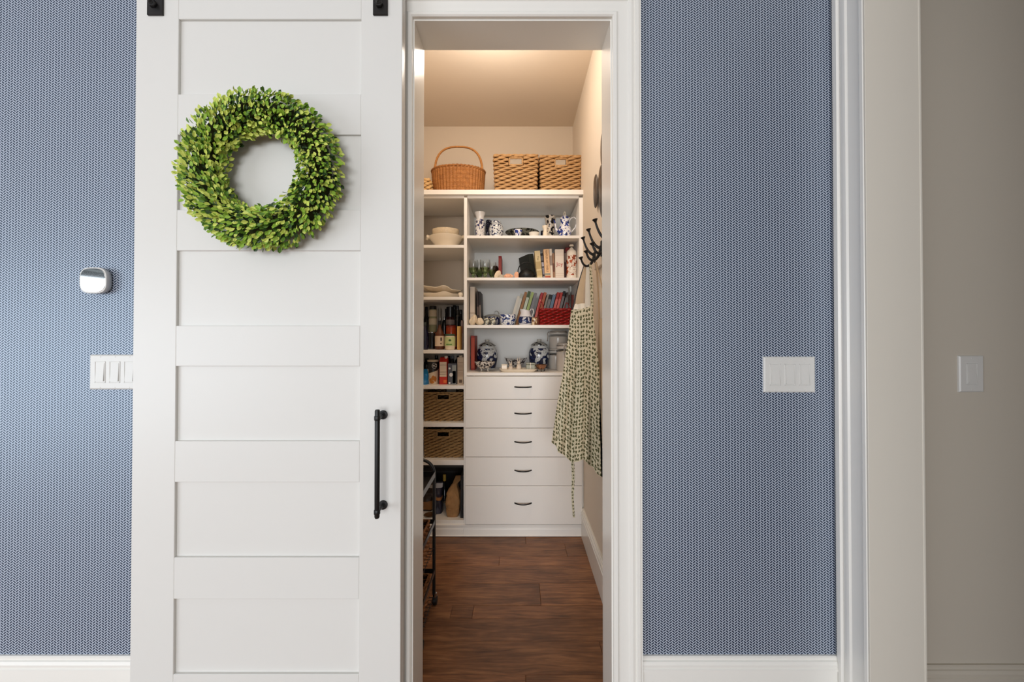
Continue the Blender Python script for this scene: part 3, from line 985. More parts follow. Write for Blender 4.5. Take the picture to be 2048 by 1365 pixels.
t = turned('coffee_pot', 'blue and white lidded coffee pot with a loop handle', 'coffee pot', 1129.5, yk, ZS[1], [(8.6, 437.2), (9.4, 438), (8.3, 443), (8.8, 449), (11.5, 455), (13.4, 461), (13, 467), (10.5, 472.5)], c_pot, G1, 32)
obj('lid', MB().lathe([(0, zz(431.0)), (4 * s, zz(432)), (8.2 * s, zz(435)), (10.2 * s, zz(437)), (9.6 * s, zz(437.8)), (0, zz(437.8))], 28), c_pot, t)
obj('finial', MB().tube([(1.9 * s * math.sin(2 * PI * i / 16), 0, zz(427.8) + 3.6 * s * math.cos(2 * PI * i / 16)) for i in range(16)], .0022, 6, closed=True), M['cream'], t)
obj('handle', MB().tube([(8.2 * s, 0, zz(444)), (12.5 * s, 0, zz(437)), (18 * s, 0, zz(434.5)), (23.5 * s, 0, zz(439)), (24.2 * s, 0, zz(447)), (20.5 * s, 0, zz(456)), (13 * s, 0, zz(464.5))], [.0035, .0035, .004, .0045, .0045, .004, .0045], 8), plain('white_glaze_blue', lin(226, 226, 230), .2, .5, var=.05), t)
obj('spout', MB().tube([(-11.5 * s, -.002, zz(463)), (-16 * s, -.002, zz(462)), (-18.5 * s, -.002, zz(456)), (-19.5 * s, -.002, zz(447)), (-22 * s, -.002, zz(440.5))], [.011, .009, .0065, .005, .0042], 10), c_pot, t)

# goblets
gx = [(947, 1.33, 520.5, 10, 'green-stemmed wine goblet standing nearest the left panel'), (970, 1.32, 520, 10.5, 'green-stemmed wine goblet in the middle of the front three'), (984, 1.42, 525.5, 8.5, 'shorter green-stemmed goblet by the seashell'), (958.5, 1.47, 523, 9.5, 'green-stemmed wine goblet standing behind the front two')]
for cx, y, top, hw, lab in gx:
    s = SC(y); H = Z(top, y) - ZS[2]
    t = thing('goblet', lab, 'goblet', (X(cx, y, top), y, ZS[2]), (0, 0, 0), 'green goblets')
    r = hw * s
    pr = [(r * .96, H), (r * 1.0, H * .80), (r * .93, H * .62), (r * .70, H * .42), (r * .35, H * .29), (0, H * .265)]
    obj('bowl', MB().lathe([(a - .0015 if a > .003 else 0, b + (.002 if a < .003 else 0)) for a, b in pr[::-1]] + pr, 28), M['glass'], t, label='clear glass bowl', angle=1.0)
    obj('stem', MB().lathe([(0, H * .262), (r * .3, H * .27), (r * .72, H * .40), (r * .945, H * .60), (r * .965, H * .60), (r * .78, H * .40), (r * .42, H * .26), (r * .3, H * .2), (r * .3, H * .14), (r * .3, H * .07), (r * .82, H * .03), (r * .85, .001), (0, 0)], 20), M['greenglass'], t, label='green glass cup base and foot', angle=1.0)
turned('dark_ornament', 'dark brown domed ornament behind the goblets', 'ornament', 990.5, 1.50, ZS[2], [(0, 531.5), (4, 532.5), (7, 537), (7.4, 545), (6.5, 554), (6, 562)], plain('dark_brown_glaze', lin(44, 30, 22), .3, .5, var=.3), None)


def blob(name, label, cat, cx, y, zs, rx, rz, mat, seed, spike=.18, n=26, bumps=5, ry=None, group=None, tilt=0.0):
    """Shell-like or pebble-like solid sitting on zs; sizes in px."""
    s = SC(y); t = thing(name, label, cat, (X(cx, y), y, zs), (0, 0, 0), group)
    R = random.Random(seed); ph = [R.uniform(0, 6.28) for _ in range(6)]
    def fn(u, v):
        a = 2 * PI * u; b = PI * v
        k = 1 + spike * math.sin(bumps * a + ph[0] + 4 * v) * math.sin(b) + spike * .6 * math.sin(9 * v + ph[1])
        x = rx * s * math.sin(b) * math.cos(a) * k; y_ = (ry or rx) * s * .8 * math.sin(b) * math.sin(a) * k
        z = rz * s * (1 - math.cos(b)) / 2 * 2 * (1 + .1 * math.sin(3 * a + ph[2]) * math.sin(b))
        return (x + tilt * z, y_, z)
    obj('shell', MB().grid(fn, n, 16, True), mat, t, angle=1.0)
    return t


shellm = plain('seashell', lin(226, 208, 180), .5, .4, var=.14, vs=120)
peach = plain('peach_shell', lin(238, 180, 146), .5, .4, var=.14, vs=120)
blob('seashell', 'cream spiral seashell in front of the goblets', 'seashell', 993, 1.29, ZS[2], 6, 8.5, shellm, 1, .2, tilt=.3)
blob('seashell', 'flat grey-flecked seashell by the upright red book', 'seashell', 1003, 1.275, ZS[2], 5.5, 4.3, plain('fleck_shell', lin(188, 178, 160), .5, .4, var=.4, vs=200), 2, .12)
blob('seashell', 'wide peach seashell in the middle of the book shelf', 'seashell', 1016, 1.285, ZS[2], 8.5, 5.2, peach, 3, .22, bumps=7)
blob('seashell', 'small upright peach seashell beside the iron teapot', 'seashell', 1033, 1.30, ZS[2], 4.3, 7.5, peach, 4, .16)

yk = 1.33; s = SC(yk); zz = lambda p: zl(p, yk, ZS[2])
t = turned('iron_teapot', 'black cast iron teapot with an arched handle before the leaning books', 'teapot', 1053, yk, ZS[2], [(11.5, 542.3), (14.5, 546), (17.2, 550), (17.4, 553), (15, 557.5), (13, 560)], M['black'], None, 36)
obj('lid', MB().lathe([(0, zz(538.6)), (6 * s, zz(539.6)), (11 * s, zz(541.6)), (11.6 * s, zz(542.4)), (0, zz(542.4))], 32), M['black'], t)
obj('knob', MB().lathe([(0, zz(536.6)), (1.7 * s, zz(537.3)), (2.0 * s, zz(538.4)), (1.2 * s, zz(540.2)), (0, zz(540.4))], 14), M['black'], t)
pts = [(17.2 * s * -math.cos(PI * i / 24), 0, zz(547) + (zz(525.2) - zz(547)) * math.sin(PI * i / 24) ** .8) for i in range(25)]
obj('handle', MB().tube(pts, .0034, 8), M['black'], t)
obj('spout', MB().tube([(15 * s, -.004, zz(551)), (19 * s, -.004, zz(549)), (21 * s, -.004, zz(545.5))], [.009, .007, .0055], 10), M['black'], t)


# ------------------------------------------------------------------ books
def book(label, pl, pr, ptop, zs, y, depth, rgb, lean=0.0, yaw=0.0, group=None, text=None, tcol=None, bands=(), zoff=0.0, tsize=.62, tmid=.5, horizontal=False):
    """pl..pr: spine edges at the top in px; spine faces the viewer at depth y."""
    s = SC(y); th = (pr - pl) * s; ang = math.radians(lean)
    top = at(pl, ptop, y)
    Hh = (top.z - zs - zoff)
    if lean >= 0:   # top leans to +x, resting on its lower right edge
        h = (Hh - 0) / math.cos(ang) if abs(lean) < .01 else (Hh - th * math.sin(ang)) / math.cos(ang)
        h = max(h, .02)
        x0 = top.x + th * math.cos(ang) - h * math.sin(ang)
        off = -th
    else:
        h = Hh / math.cos(ang) 
        x0 = top.x - h * math.sin(ang)
        off = 0.0
    t = thing('book', label, 'book', (x0, y, zs + zoff), (0, ang, math.radians(yaw)), group)
    m = MB(); c = .0016 if th < .012 else .0025
    m.box(off, off + c, 0, depth, 0, h); m.box(off + th - c, off + th, 0, depth, 0, h); m.box(off, off + th, -.001, c, 0, h, .0008)
    obj('cover', m, cmat(*rgb), t, smooth=False)
    obj('pages', MB().box(off + c, off + th - c, c, depth - .004, .003, h - .004), M['pages'], t, smooth=False)
    for f0, f1, col in bands:
        obj('spine_band', MB().box(off + .0006, off + th - .0006, -.0016, -.0008, h * f0, h * f1), cmat(*col), t, smooth=False)
    if text:
        if horizontal: Mt = Matrix.Translation((off + th / 2, -.002, h * tmid)) @ Matrix.Rotation(PI / 2, 4, 'X')
        else: Mt = Matrix.Translation((off + th / 2, -.002, h * tmid)) @ Matrix.Rotation(PI / 2, 4, 'X') @ Matrix.Rotation(-PI / 2, 4, 'Z')
        words_mesh('spine_lettering', text, th * tsize, cmat(*(tcol or (60, 40, 20))), t, Mt)
    return t


GB = 'books on the shelf with the iron teapot'
book('slim upright red book standing alone behind the peach seashell', 997, 1003.2, 512, ZS[2], 1.42, .15, (140, 26, 22), bands=[(.08, .9, (158, 60, 50))], group=None)
book('dark grey-green book tilted behind the iron teapot', 1056, 1066, 509, ZS[2], 1.44, .16, (52, 54, 46), lean=-9, yaw=24)
book('pale yellow leaning book with brown lettering', 1069, 1079.8, 502.5, ZS[2], 1.30, .17, (208, 188, 142), lean=-5.6, group=GB, text='The', tsize=.5, tmid=.74, tcol=(96, 76, 34), bands=[(.36, .62, (178, 154, 104)), (.12, .3, (186, 162, 112))])
book('slim black book with white spine lettering', 1080.6, 1085.4, 507, ZS[2], 1.33, .16, (34, 26, 34), lean=-6.2, group=GB, bands=[(.04, .14, (170, 160, 166)), (.2, .46, (150, 144, 150)), (.5, .66, (186, 180, 186)), (.72, .9, (110, 106, 112))])
book('peach book titled Naples at Table', 1086.8, 1097.8, 499, ZS[2], 1.30, .18, (224, 182, 136), lean=-3.3, group=GB, text='NAPLES AT TABLE', tsize=.50, tmid=.60, tcol=(112, 70, 30), bands=[(.0, .10, (168, 56, 22)), (.13, .20, (150, 150, 136))])
book('narrow white book right of the peach book', 1098.4, 1103.4, 498.2, ZS[2], 1.31, .17, (222, 208, 190), lean=-2.6, group=GB, bands=[(.46, .78, (150, 132, 120))])
book('thin short tan and brown book', 1104.2, 1108.2, 507, ZS[2], 1.33, .15, (176, 132, 100), lean=-2.2, group=GB, bands=[(.3, .62, (120, 74, 52))])
book('thick white book titled Joy in red', 1110, 1127.4, 499.2, ZS[2], 1.30, .18, (226, 214, 200), lean=-.9, group=GB, text='Joy', tsize=.60, tmid=.50, tcol=(178, 46, 36), horizontal=True, bands=[(.20, .205, (170, 110, 90)), (.13, .135, (170, 110, 90)), (.80, .804, (190, 150, 130)), (.06, .065, (190, 120, 100))])
book('narrow dark maroon book by the flowered bottle', 1128.6, 1131.8, 501, ZS[2], 1.34, .15, (70, 30, 30), group=GB, bands=[(.6, .9, (150, 130, 118))])
book('bright red book showing above the flowered bottle shoulder', 1131, 1143, 495.5, ZS[2], 1.46, .15, (146, 34, 22), group=GB)
yk = 1.32; s = SC(yk); zz = lambda p: zl(p, yk, ZS[2])
t = turned('flask', 'white ceramic flask painted with orange flowers at the shelf end', 'bottle', 1143, yk, ZS[2], [(3.0, 497.2), (4.2, 497.6), (4.3, 499), (7.6, 501.2), (9.6, 503.6), (10.3, 507), (10.4, 552), (10.2, 560)], c_rose, None, 32)
obj('stopper', MB().lathe([(0, zz(489.2)), (3.6 * s, zz(489.8)), (4.6 * s, zz(491.4)), (4.6 * s, zz(493.4)), (2.4 * s, zz(494.2)), (2.4 * s, zz(496.8)), (0, zz(497))], 20), M['cream'], t)
obj('collar', MB().lathe([(2.6 * s, zz(494.2)), (3.6 * s, zz(494.2)), (3.6 * s, zz(495.4)), (2.6 * s, zz(495.4))], 20), M['black'], t)

# shelf 3
book('tall white book standing against the left panel', 940.2, 949.6, 574, ZS[3], 1.33, .21, (214, 198, 180), bands=[(.3, .34, (190, 170, 150))])
book('slim dark brown book next to the tall white book', 953, 956.6, 583, ZS[3], 1.36, .18, (48, 32, 28), lean=-1.5, bands=[(.3, .55, (110, 90, 80))], group='slim dark books beside the tall white book')
book('slim dark book with a grey spine stripe, second from the tall white book', 957.2, 960.4, 583.5, ZS[3], 1.36, .18, (40, 28, 26), lean=-2, bands=[(.05, .6, (140, 124, 112))], group='slim dark books beside the tall white book')
blob('seashell', 'large cream conch shell at the left end below the tall white book', 'seashell', 944.5, 1.28, ZS[3], 6.6, 10.5, shellm, 5, .32, bumps=3, tilt=.25)
blob('seashell', 'smaller cream shell lying beside the conch', 'seashell', 959.5, 1.28, ZS[3], 6.6, 7.4, shellm, 6, .30, bumps=3)
for cx, lab in ((973.5, 'small black and white patterned egg cup by the shell'), (985.8, 'small black and white patterned egg cup by the blue bowl')):
    turned('egg_cup', lab, 'cup', cx, 1.31, ZS[3], [(5.6, 636), (6.0, 637), (5.8, 641), (5.2, 645), (5.0, 650), (5.2, 653)], c_egg, 'patterned egg cups', wall=.002)
yk = 1.48; s = SC(yk); zz = lambda p: zl(p, yk, ZS[3])
t = turned('tureen', 'grey-lidded blue tureen standing behind the egg cups', 'tureen', 985, yk, ZS[3], [(16, 634), (16.5, 635), (16, 645), (13, 652), (12, 655)], c_tureen, None, 32)
obj('lid', MB().lathe([(0, zz(628.5)), (8 * s, zz(629.3)), (15 * s, zz(631.8)), (18 * s, zz(633.4)), (18 * s, zz(634.4)), (0, zz(634.4))], 32), greyglaze, t, label='grey lid')
obj('loop_knob', MB().tube([(8 * s + 5 * s * -math.cos(PI * i / 12), 0, zz(629.6) + 7 * s * math.sin(PI * i / 12)) for i in range(13)], .0035, 7), greyglaze, t)
turned('planter_bowl', 'straight-sided blue and white bowl in front of the leaning books', 'bowl', 1015.5, 1.32, ZS[3], [(15.2, 629.6), (15.7, 630.2), (15.6, 641), (14.2, 647), (11, 652.5)], c_bowlb, G1, 32, wall=.003)
GL = 'leaning books behind the blue pitcher'
lean = [('white booklet leaning at the left of the row behind the pitcher', 1035, 1040, 592, (224, 216, 200)), ('pale grey book leaning beside the white booklet', 1041.4, 1047.4, 587, (178, 180, 168)), ('tan brown book leaning behind the pitcher', 1049.6, 1055, 583.6, (160, 108, 60)), ('dark green book with white spine lettering leaning behind the pitcher', 1056.4, 1062.2, 582.2, (64, 84, 40)), ('light green book leaning behind the pitcher handle', 1063.0, 1068.4, 584, (162, 178, 104)), ('grey book leaning at the right of the row behind the pitcher', 1069.4, 1074.6, 585.6, (128, 124, 126))]
for i, (lab, a, b, tp, rgb) in enumerate(lean):
    book(lab, a, b, tp, ZS[3], 1.43, .15, rgb, lean=16, group=GL, bands=[(.1, .82, (196, 204, 180))] if i == 3 else ([(.15, .85, (210, 206, 194))] if i == 1 else ()))
yk = 1.31; s = SC(yk); zz = lambda p: zl(p, yk, ZS[3])
def lip(p, a, r, z):
    k = max(0.0, (z - zz(626)) / (zz(618.5) - zz(626)))
    return (p[0] - (.010 * k if math.cos(a) < 0 else 0) * abs(math.cos(a)), p[1], p[2] + (k * .009 * (-math.cos(a)) if k > 0 else 0))
t = thing('cream_pitcher', 'blue and white milk pitcher with a painted oval scene', 'pitcher', (X(1051, yk, 640), yk, ZS[3]))
pr = [(8.2 * s, zz(621)), (9.2 * s, zz(620.4)), (9.4 * s, zz(623)), (9.6 * s, zz(627)), (12 * s, zz(633)), (14.4 * s, zz(640)), (14.2 * s, zz(646)), (11.5 * s, zz(651.5)), (11 * s, .0005), (0, 0)]
pitchm = china('china_pitcher', 46, .44, (40, 54, 104), (216, 214, 216), zlo=.012, zhi=zz(634))
obj('body', MB().lathe([(0, .02), (11 * s, zz(645)), (8 * s, zz(627))] + pr, 36, fx=lip), pitchm, t, angle=.9)
obj('handle', MB().tube([(8 * s, 0, zz(623)), (11 * s, 0, zz(618.6)), (15 * s, 0, zz(618.8)), (16.4 * s, 0, zz(625)), (14 * s, 0, zz(631)), (12.4 * s, 0, zz(636))], .003, 8), plain('white_glaze_rim', lin(224, 220, 216), .2, .5, var=.04), t)
obj('oval_frame', MB().tube([(11.5 * s * math.cos(2 * PI * i / 28), -13.4 * s + .9 * s * math.cos(2 * PI * i / 28) ** 2 * 2.4, zz(641) + 6.8 * s * math.sin(2 * PI * i / 28)) for i in range(28)], .0016, 5, closed=True), cmat(34, 44, 86), t)
turned('spice_pot', 'small cream and brown pot between the pitcher and the red basket', 'pot', 1068.5, 1.285, ZS[3], [(4.6, 635.5), (5.6, 635.2), (6.0, 640), (5.8, 646), (4.8, 652)], china('pot_brown', 70, .54, (140, 96, 56), (222, 200, 168)), None, wall=.002)
GR = 'books standing behind the red wicker basket'
reds = [('pinkish red book at the left end behind the red basket', 1082.0, 1087.0, 585.2, (176, 40, 44)), ('orange-brown book beside the pinkish red one', 1088.2, 1093.8, 584.6, (186, 96, 60)), ('grey spiral-bound book behind the red basket', 1094.6, 1098.6, 588.4, (150, 142, 130)), ('short black book beside the slate blue one', 1099.2, 1105.0, 589, (30, 32, 28)), ('slate blue book behind the red basket', 1106.0, 1112.0, 589, (110, 132, 152)), ('scarlet book right of the slate blue one', 1114.8, 1120.0, 584.6, (186, 46, 34)), ('scarlet book next to the tall black one', 1121.0, 1126.0, 584.8, (196, 62, 50)), ('tall black book behind the red basket', 1127.4, 1132.4, 582.2, (28, 22, 24)), ('dark brown book at the right end behind the red basket', 1133.6, 1137.0, 584.8, (66, 44, 38))]
for i, (lab, a, b, tp, rgb) in enumerate(reds):
    book(lab, a, b, tp, ZS[3], 1.43, .14, rgb, lean=14.5, group=GR, bands=[(.2, .8, (226, 110, 100))] if i in (0, 5, 6) else ([(.3, .85, (130, 124, 122))] if i in (3, 7, 8) else ()))
yk = 1.45; s = SC(yk)
turned('glass_tube', 'tall clear glass cylinder beside the books at the right panel', 'glass', 1139.6, yk, ZS[3], [(2.8, 573), (3.0, 574), (3.0, 648), (3.0, 655)], M['glass'], None, 16)
book('rust red book at the far right of the red basket shelf', 1142.5, 1149.5, 590, ZS[3], 1.47, .12, (130, 48, 30))
yr = 1.27; s = SC(yr)
t = weave_bin('wicker_basket', 'red wicker basket with loop handles on the third shelf', 67 * s, 62 * s, .13, .12, Z(618.5, yr) - ZS[3], .0105, .06, .0032, None, M['redwick'], (X(1110.5, yr, 635), yr + .065, ZS[3]))
hb = Z(618.5, yr) - ZS[3]
for sg in (-1, 1):
    obj('loop_handle', MB().tube([(sg * 28 * s + 5 * s * -math.cos(PI * i / 14), -.05 if sg < 0 else .05, hb - .01 + (Z(603, yr) - Z(618.5, yr) + .01) * math.sin(PI * i / 14)) for i in range(15)], .0033, 7), M['redwick'], t, angle=1.2)

# counter
book('orange-red book upright at the left end of the counter', 942, 949.4, 672, ZS[4], 1.40, .17, (160, 46, 24), bands=[(.06, .94, (186, 74, 46))])
lidw = china('china_lid', 60, .52, (34, 36, 44), (176, 176, 168))
for cx, y, dy, lab in ((974.3, 1.48, 0, 'blue and white lidded temple jar beside the orange-red book'), (1078.3, 1.49, -1.0, 'blue and white lidded temple jar beside the canisters')):
    s = SC(y); zz = lambda p: zl(p + dy, y, ZS[4])
    t = turned('temple_jar', lab, 'jar', cx, y, ZS[4], [(15.0, 692.6 + dy), (15.4, 695 + dy), (18.8, 700 + dy), (20.8, 707 + dy), (20.9, 716 + dy), (19.3, 727 + dy), (17, 734 + dy), (16, 738.5 + dy)], china('china_temple%d' % cx, 30, .47, (36, 46, 82), (206, 208, 206), zlo=.008, zhi=zl(697.5 + dy, y, ZS[4])), 'blue and white temple jars', 36)
    obj('lid', MB().lathe([(0, zz(684.6)), (4.4 * s, zz(684.6)), (10 * s, zz(686.3)), (14.4 * s, zz(689.4)), (16.8 * s, zz(691)), (16.8 * s, zz(692.4)), (0, zz(692.6))], 32), lidw, t)
    obj('knob', MB().lathe([(0, zz(679.6)), (4.3 * s, zz(679.8)), (4.8 * s, zz(681)), (4.6 * s, zz(683)), (3.6 * s, zz(684.8)), (0, zz(685))], 20), greyglaze, t)
yk = 1.31; s = SC(yk); zz = lambda p: zl(p, yk, ZS[4])
t = thing('footed_bowl', 'white and grey pierced bowl on scrolled feet before the temple jar', 'bowl', (X(969.6, yk, 735), yk, ZS[4]))
obj('basin', MB().lathe([(0, zz(735)), (9 * s, zz(734)), (16 * s, zz(729)), (19.4 * s, zz(724.6)), (20.6 * s, zz(723.6)), (20.8 * s, zz(724.4)), (18 * s, zz(729.4)), (11 * s, zz(736)), (6 * s, zz(737.5)), (0, zz(737.6))], 32), china('china_pierced', 85, .52, (60, 54, 54), (224, 216, 206), fine=False), t)
for k in range(4):
    a = PI / 4 + k * PI / 2; c, sn = math.cos(a), math.sin(a)
    obj('foot', MB().tube([(c * 12 * s, sn * 12 * s, zz(733)), (c * 9 * s, sn * 9 * s, zz(738)), (c * 8 * s, sn * 8 * s, zz(741)), (c * 10.5 * s, sn * 10.5 * s, .003)], [.004, .0035, .003, .0045], 7), plain('white_foot_glaze', lin(224, 216, 204), .3, .5, var=.05), t)
# tray and what stands on it
yt0, yt1 = 1.25, 1.375; s = SC(1.26)
tz = .018
t = thing('platter', 'long white rectangular platter holding the rabbit shakers', 'platter', (X(1036.5, 1.31, 740), (yt0 + yt1) / 2, ZS[4]))
def tray(u, v):
    a = 2 * PI * u; k = 3.2 + 3
    q = (abs(math.cos(a)) ** k + abs(math.sin(a)) ** k) ** (-1 / k)
    st = [(0, .004), (.80, .004), (.86, .006), (.985, tz), (1.0, tz), (.88, .0015), (.84, 0), (0, 0)]
    r, z = st[int(round(v * 7))]
    return (r * 37.5 * SC(1.31) * q * math.cos(a), r * .066 * q * math.sin(a), z)
obj('dish', MB().grid(tray, 48, 7, True), M['cream'], t, angle=.8)
TZ = ZS[4] + .0045
yk = 1.30; s = SC(yk); zz = lambda p: zl(p, yk, TZ)
t = thing('salt_box', 'small white ceramic box at the left of the platter', 'box', (X(1008.7, yk, 735), yk, TZ))
obj('box', MB().box(-5.4 * s, 5.4 * s, -.016, .016, 0, zz(730.5), .002), M['cream'], t, smooth=False)
obj('lid', MB().box(-5.7 * s, 5.7 * s, -.017, .017, zz(730.5), zz(729), .0015), M['cream'], t, smooth=False)
porc = plain('porcelain_rabbit', lin(224, 208, 190), .35, .5, var=.06, vs=90)
for cx, top, wd, y, lab in ((1021.5, 722.5, 5.4, 1.30, 'small white porcelain rabbit shaker beside the ceramic box'), (1037.6, 715.5, 6.0, 1.31, 'tall white porcelain rabbit in the middle of the platter')):
    s = SC(y); H = Z(top, y) - TZ; r = wd * s
    t = thing('rabbit_figurine', lab, 'figurine', (X(cx, y, 730), y, TZ), (0, 0, 0), 'white porcelain rabbits')
    obj('body', MB().lathe([(0, H * .56), (r * .45, H * .54), (r * .62, H * .46), (r * .82, H * .3), (r * 1.0, H * .14), (r * .98, .001), (0, 0)], 24), porc, t, angle=1.0)
    hm = MB().lathe([(0, .5), (.5, .42), (.78, .15), (.8, -.1), (.55, -.4), (0, -.52)], 20)
    hm.xf(Matrix.Translation((0, -r * .25, H * .62)) @ Matrix.Rotation(.25, 4, 'X') @ Matrix.Diagonal((r * .72, r * .85, H * .17, 1)))
    hm2 = MB().lathe([(0, .3), (.5, .2), (.5, -.2), (0, -.3)], 12); hm2.xf(Matrix.Translation((0, -r * .78, H * .585)) @ Matrix.Scale(r * .6, 4))
    hm.v += hm2.v; n0 = len(hm.v) - len(hm2.v)
    for f in hm2.f: hm.face([i + n0 for i in f])
    obj('head', hm, porc, t, angle=1.0)
    for sg in (-1, 1):
        obj('ear', MB().tube([(sg * r * .22, 0, H * .66), (sg * r * .34, .002, H * .78), (sg * r * .40, .003, H * .90), (sg * r * .36, .003, H * 1.0)], [r * .14, r * .2, r * .19, r * .05], 8, sq=.6), porc, t, angle=1.0)
        obj('paw', MB().tube([(sg * r * .4, -r * .5, H * .3), (sg * r * .42, -r * .85, H * .16), (sg * r * .42, -r * .95, H * .02)], [r * .2, r * .22, r * .24], 8), porc, t, angle=1.0)
yk = 1.315; s = SC(yk); zz = lambda p: zl(p, yk, TZ)
t = thing('glass_box', 'small etched green-grey glass box at the right of the platter', 'box', (X(1061, yk, 735), yk, TZ))
etch = plain('etched_glass', lin(150, 150, 128), .25, .5, var=.35, vs=140, bmp=.6, bs=220)
obj('box', MB().box(-8.8 * s, 8.8 * s, -.02, .02, 0, zz(729.5), .003), etch, t, smooth=False)
obj('lid', MB().box(-9.2 * s, 9.2 * s, -.021, .021, zz(729.3), zz(726), .003), etch, t, smooth=False)
obj('divider', MB().box(-.6 * s, .6 * s, -.0225, .0215, .001, zz(725.6), .001), M['cream'], t, smooth=False)
yk = 1.47; s = SC(yk); zz = lambda p: zl(p, yk, ZS[4])
t = thing('boat_dish', 'grey patterned boat-shaped dish behind the rabbit figurines', 'dish', (X(1031.5, yk, 728), yk, ZS[4]))
def boat(p, a, r, z):
    k = abs(math.cos(a)) ** 3
    return (p[0] * (1 + .10 * k), p[1], p[2] + (k * .012 if z > .03 else 0))
obj('dish', MB().lathe([(0, zz(731)), (12 * s, zz(729)), (20 * s, zz(719.5)), (20.6 * s, zz(719)), (20.4 * s, zz(720)), (13 * s, zz(730.5)), (10 * s, zz(732.5)), (9 * s, zz(736)), (0, 0.001)], 36, sy=.5, fx=boat), c_gond, t)
yk = 1.30; s = SC(yk); zz = lambda p: zl(p, yk, ZS[4])
t = thing('copper_dish', 'small footed copper and silver dish before the right temple jar', 'dish', (X(1082, yk, 735), yk, ZS[4]))
cop = plain('copper', lin(166, 126, 104), .2, .5, 1.0, var=.15)
obj('basin', MB().lathe([(0, zz(737)), (6 * s, zz(736)), (10 * s, zz(730.6)), (11.4 * s, zz(729.6)), (11.6 * s, zz(730.3)), (9.8 * s, zz(735)), (6 * s, zz(739)), (0, zz(739.4))], 28), cop, t)
for k in range(3):
    a = -PI / 2 + k * 2 * PI / 3; c, sn = math.cos(a), math.sin(a)
    obj('foot', MB().tube([(c * 8 * s, sn * 8 * s, zz(735)), (c * 9.5 * s, sn * 9.5 * s, zz(739)), (c * 7.5 * s, sn * 7.5 * s, .002)], [.003, .0025, .0035], 6), M['blacksat'], t)

# canisters
canm = plain('canister_grey', lin(206, 198, 188), .22, .5, var=.02)
def canister(lab, cx, y, hw, ptop, zb, zt=None, clampx=None):
    s = SC(y); z1 = (Z(ptop, y) if zt is None else zt) - zb; r = hw * s
    t = thing('canister', lab, 'canister', (X(cx, y, ptop + 20), y, zb), (0, 0, 0), 'grey clamp-lid canisters')
    lh = min(.052, z1 * .3)
    obj('body', MB().lathe([(r * .93, z1 - lh), (r * .99, z1 - lh - .006), (r, z1 - lh - .014), (r, .006), (r * .95, 0), (0, 0)], 36), canm, t, angle=.6)
    obj('lid', MB().lathe([(0, z1), (r * .82, z1), (r * .92, z1 - .006), (r * .93, z1 - lh * .42), (0, z1 - lh * .42)], 36), canm, t, angle=.6)
    obj('seal', MB().lathe([(r * .90, z1 - lh * .42), (r * .97, z1 - lh * .5), (r * .97, z1 - lh * .62), (r * .90, z1 - lh * .7), (0, z1 - lh * .72)], 36), cmat(226, 220, 212), t)
    for zq in (z1 - lh * .25, z1 - lh * .98):
        obj('wire_band', MB().tube([(r * 1.0 * math.cos(2 * PI * i / 32), r * 1.0 * math.sin(2 * PI * i / 32), zq) for i in range(32)], .0026, 6, closed=True), M['steel'], t)
    if clampx is not None:
        a = clampx; c, sn = math.cos(a), math.sin(a); R_ = r * 1.06
        obj('clamp', MB().tube([(c * R_, sn * R_, z1 - lh * .2), (c * (R_ + .008), sn * (R_ + .008), z1 - lh * .6), (c * (R_ + .004), sn * (R_ + .004), z1 - lh * 1.0), (c * (R_ + .007), sn * (R_ + .007), z1 - lh * 1.0 - .028), (c * (R_ + .009), sn * (R_ + .009), z1 - lh - .036)], [.0025, .0025, .003, .003, .0055], 7), M['steel'], t)
    return t
zmid = Z(697.5, 1.52)
canister('wide grey canister with a steel clamp stacked uppermost at the right panel', 1116.5, 1.52, 18.3, 662, zmid + .001, clampx=PI)
canister('grey canister under the wide stacked one beside the temple jar', 1112.5, 1.52, 16, 698, ZS[4], zt=zmid, clampx=-.15)
canister('grey canister standing in front, half behind the apron', 1128.5, 1.37, 15.8, 687, ZS[4], clampx=-1.7)
def lerp_tab(tab, v):
    for (a, b), (c, d) in zip(tab, tab[1:]):
        if v <= c: return b + (d - b) * (v - a) / (c - a)
    return tab[-1][1]


# ------------------------------------------------------------------ shelf tower contents
yk = 1.42; s = SC(yk); zz = lambda p: zl(p, yk, ZL[1])
t = turned('mixing_bowl', 'large cream bowl with lobed handles under the carved dish', 'bowl', 893, yk, ZL[1], [(33.0, 474.6), (34.2, 475.4), (33.6, 478), (29.5, 484), (24, 490.5), (22, 496)], M['cream'], None, 40, wall=.004)
for sg in (-1, 1):
    obj('lobe_handle', MB().tube([(sg * 30 * s, -.02, zz(477)), (sg * 35.5 * s, -.035, zz(476)), (sg * 37.5 * s, -.01, zz(477.5)), (sg * 35.5 * s, .015, zz(476)), (sg * 30 * s, .02, zz(477))], [.010, .012, .013, .012, .010], 10), M['cream'], t, angle=1.0)
turned('carved_dish', 'cream dish with a carved basketweave rim resting in the large bowl', 'dish', 891.5, yk, Z(476.5, yk), [(24.5, 459.6), (26.8, 460.4), (27.0, 463), (26.4, 466.5), (26.2, 470), (23, 478)], M['creamrel'], None, 44, sx=1.0, sy=.8, wall=.004)


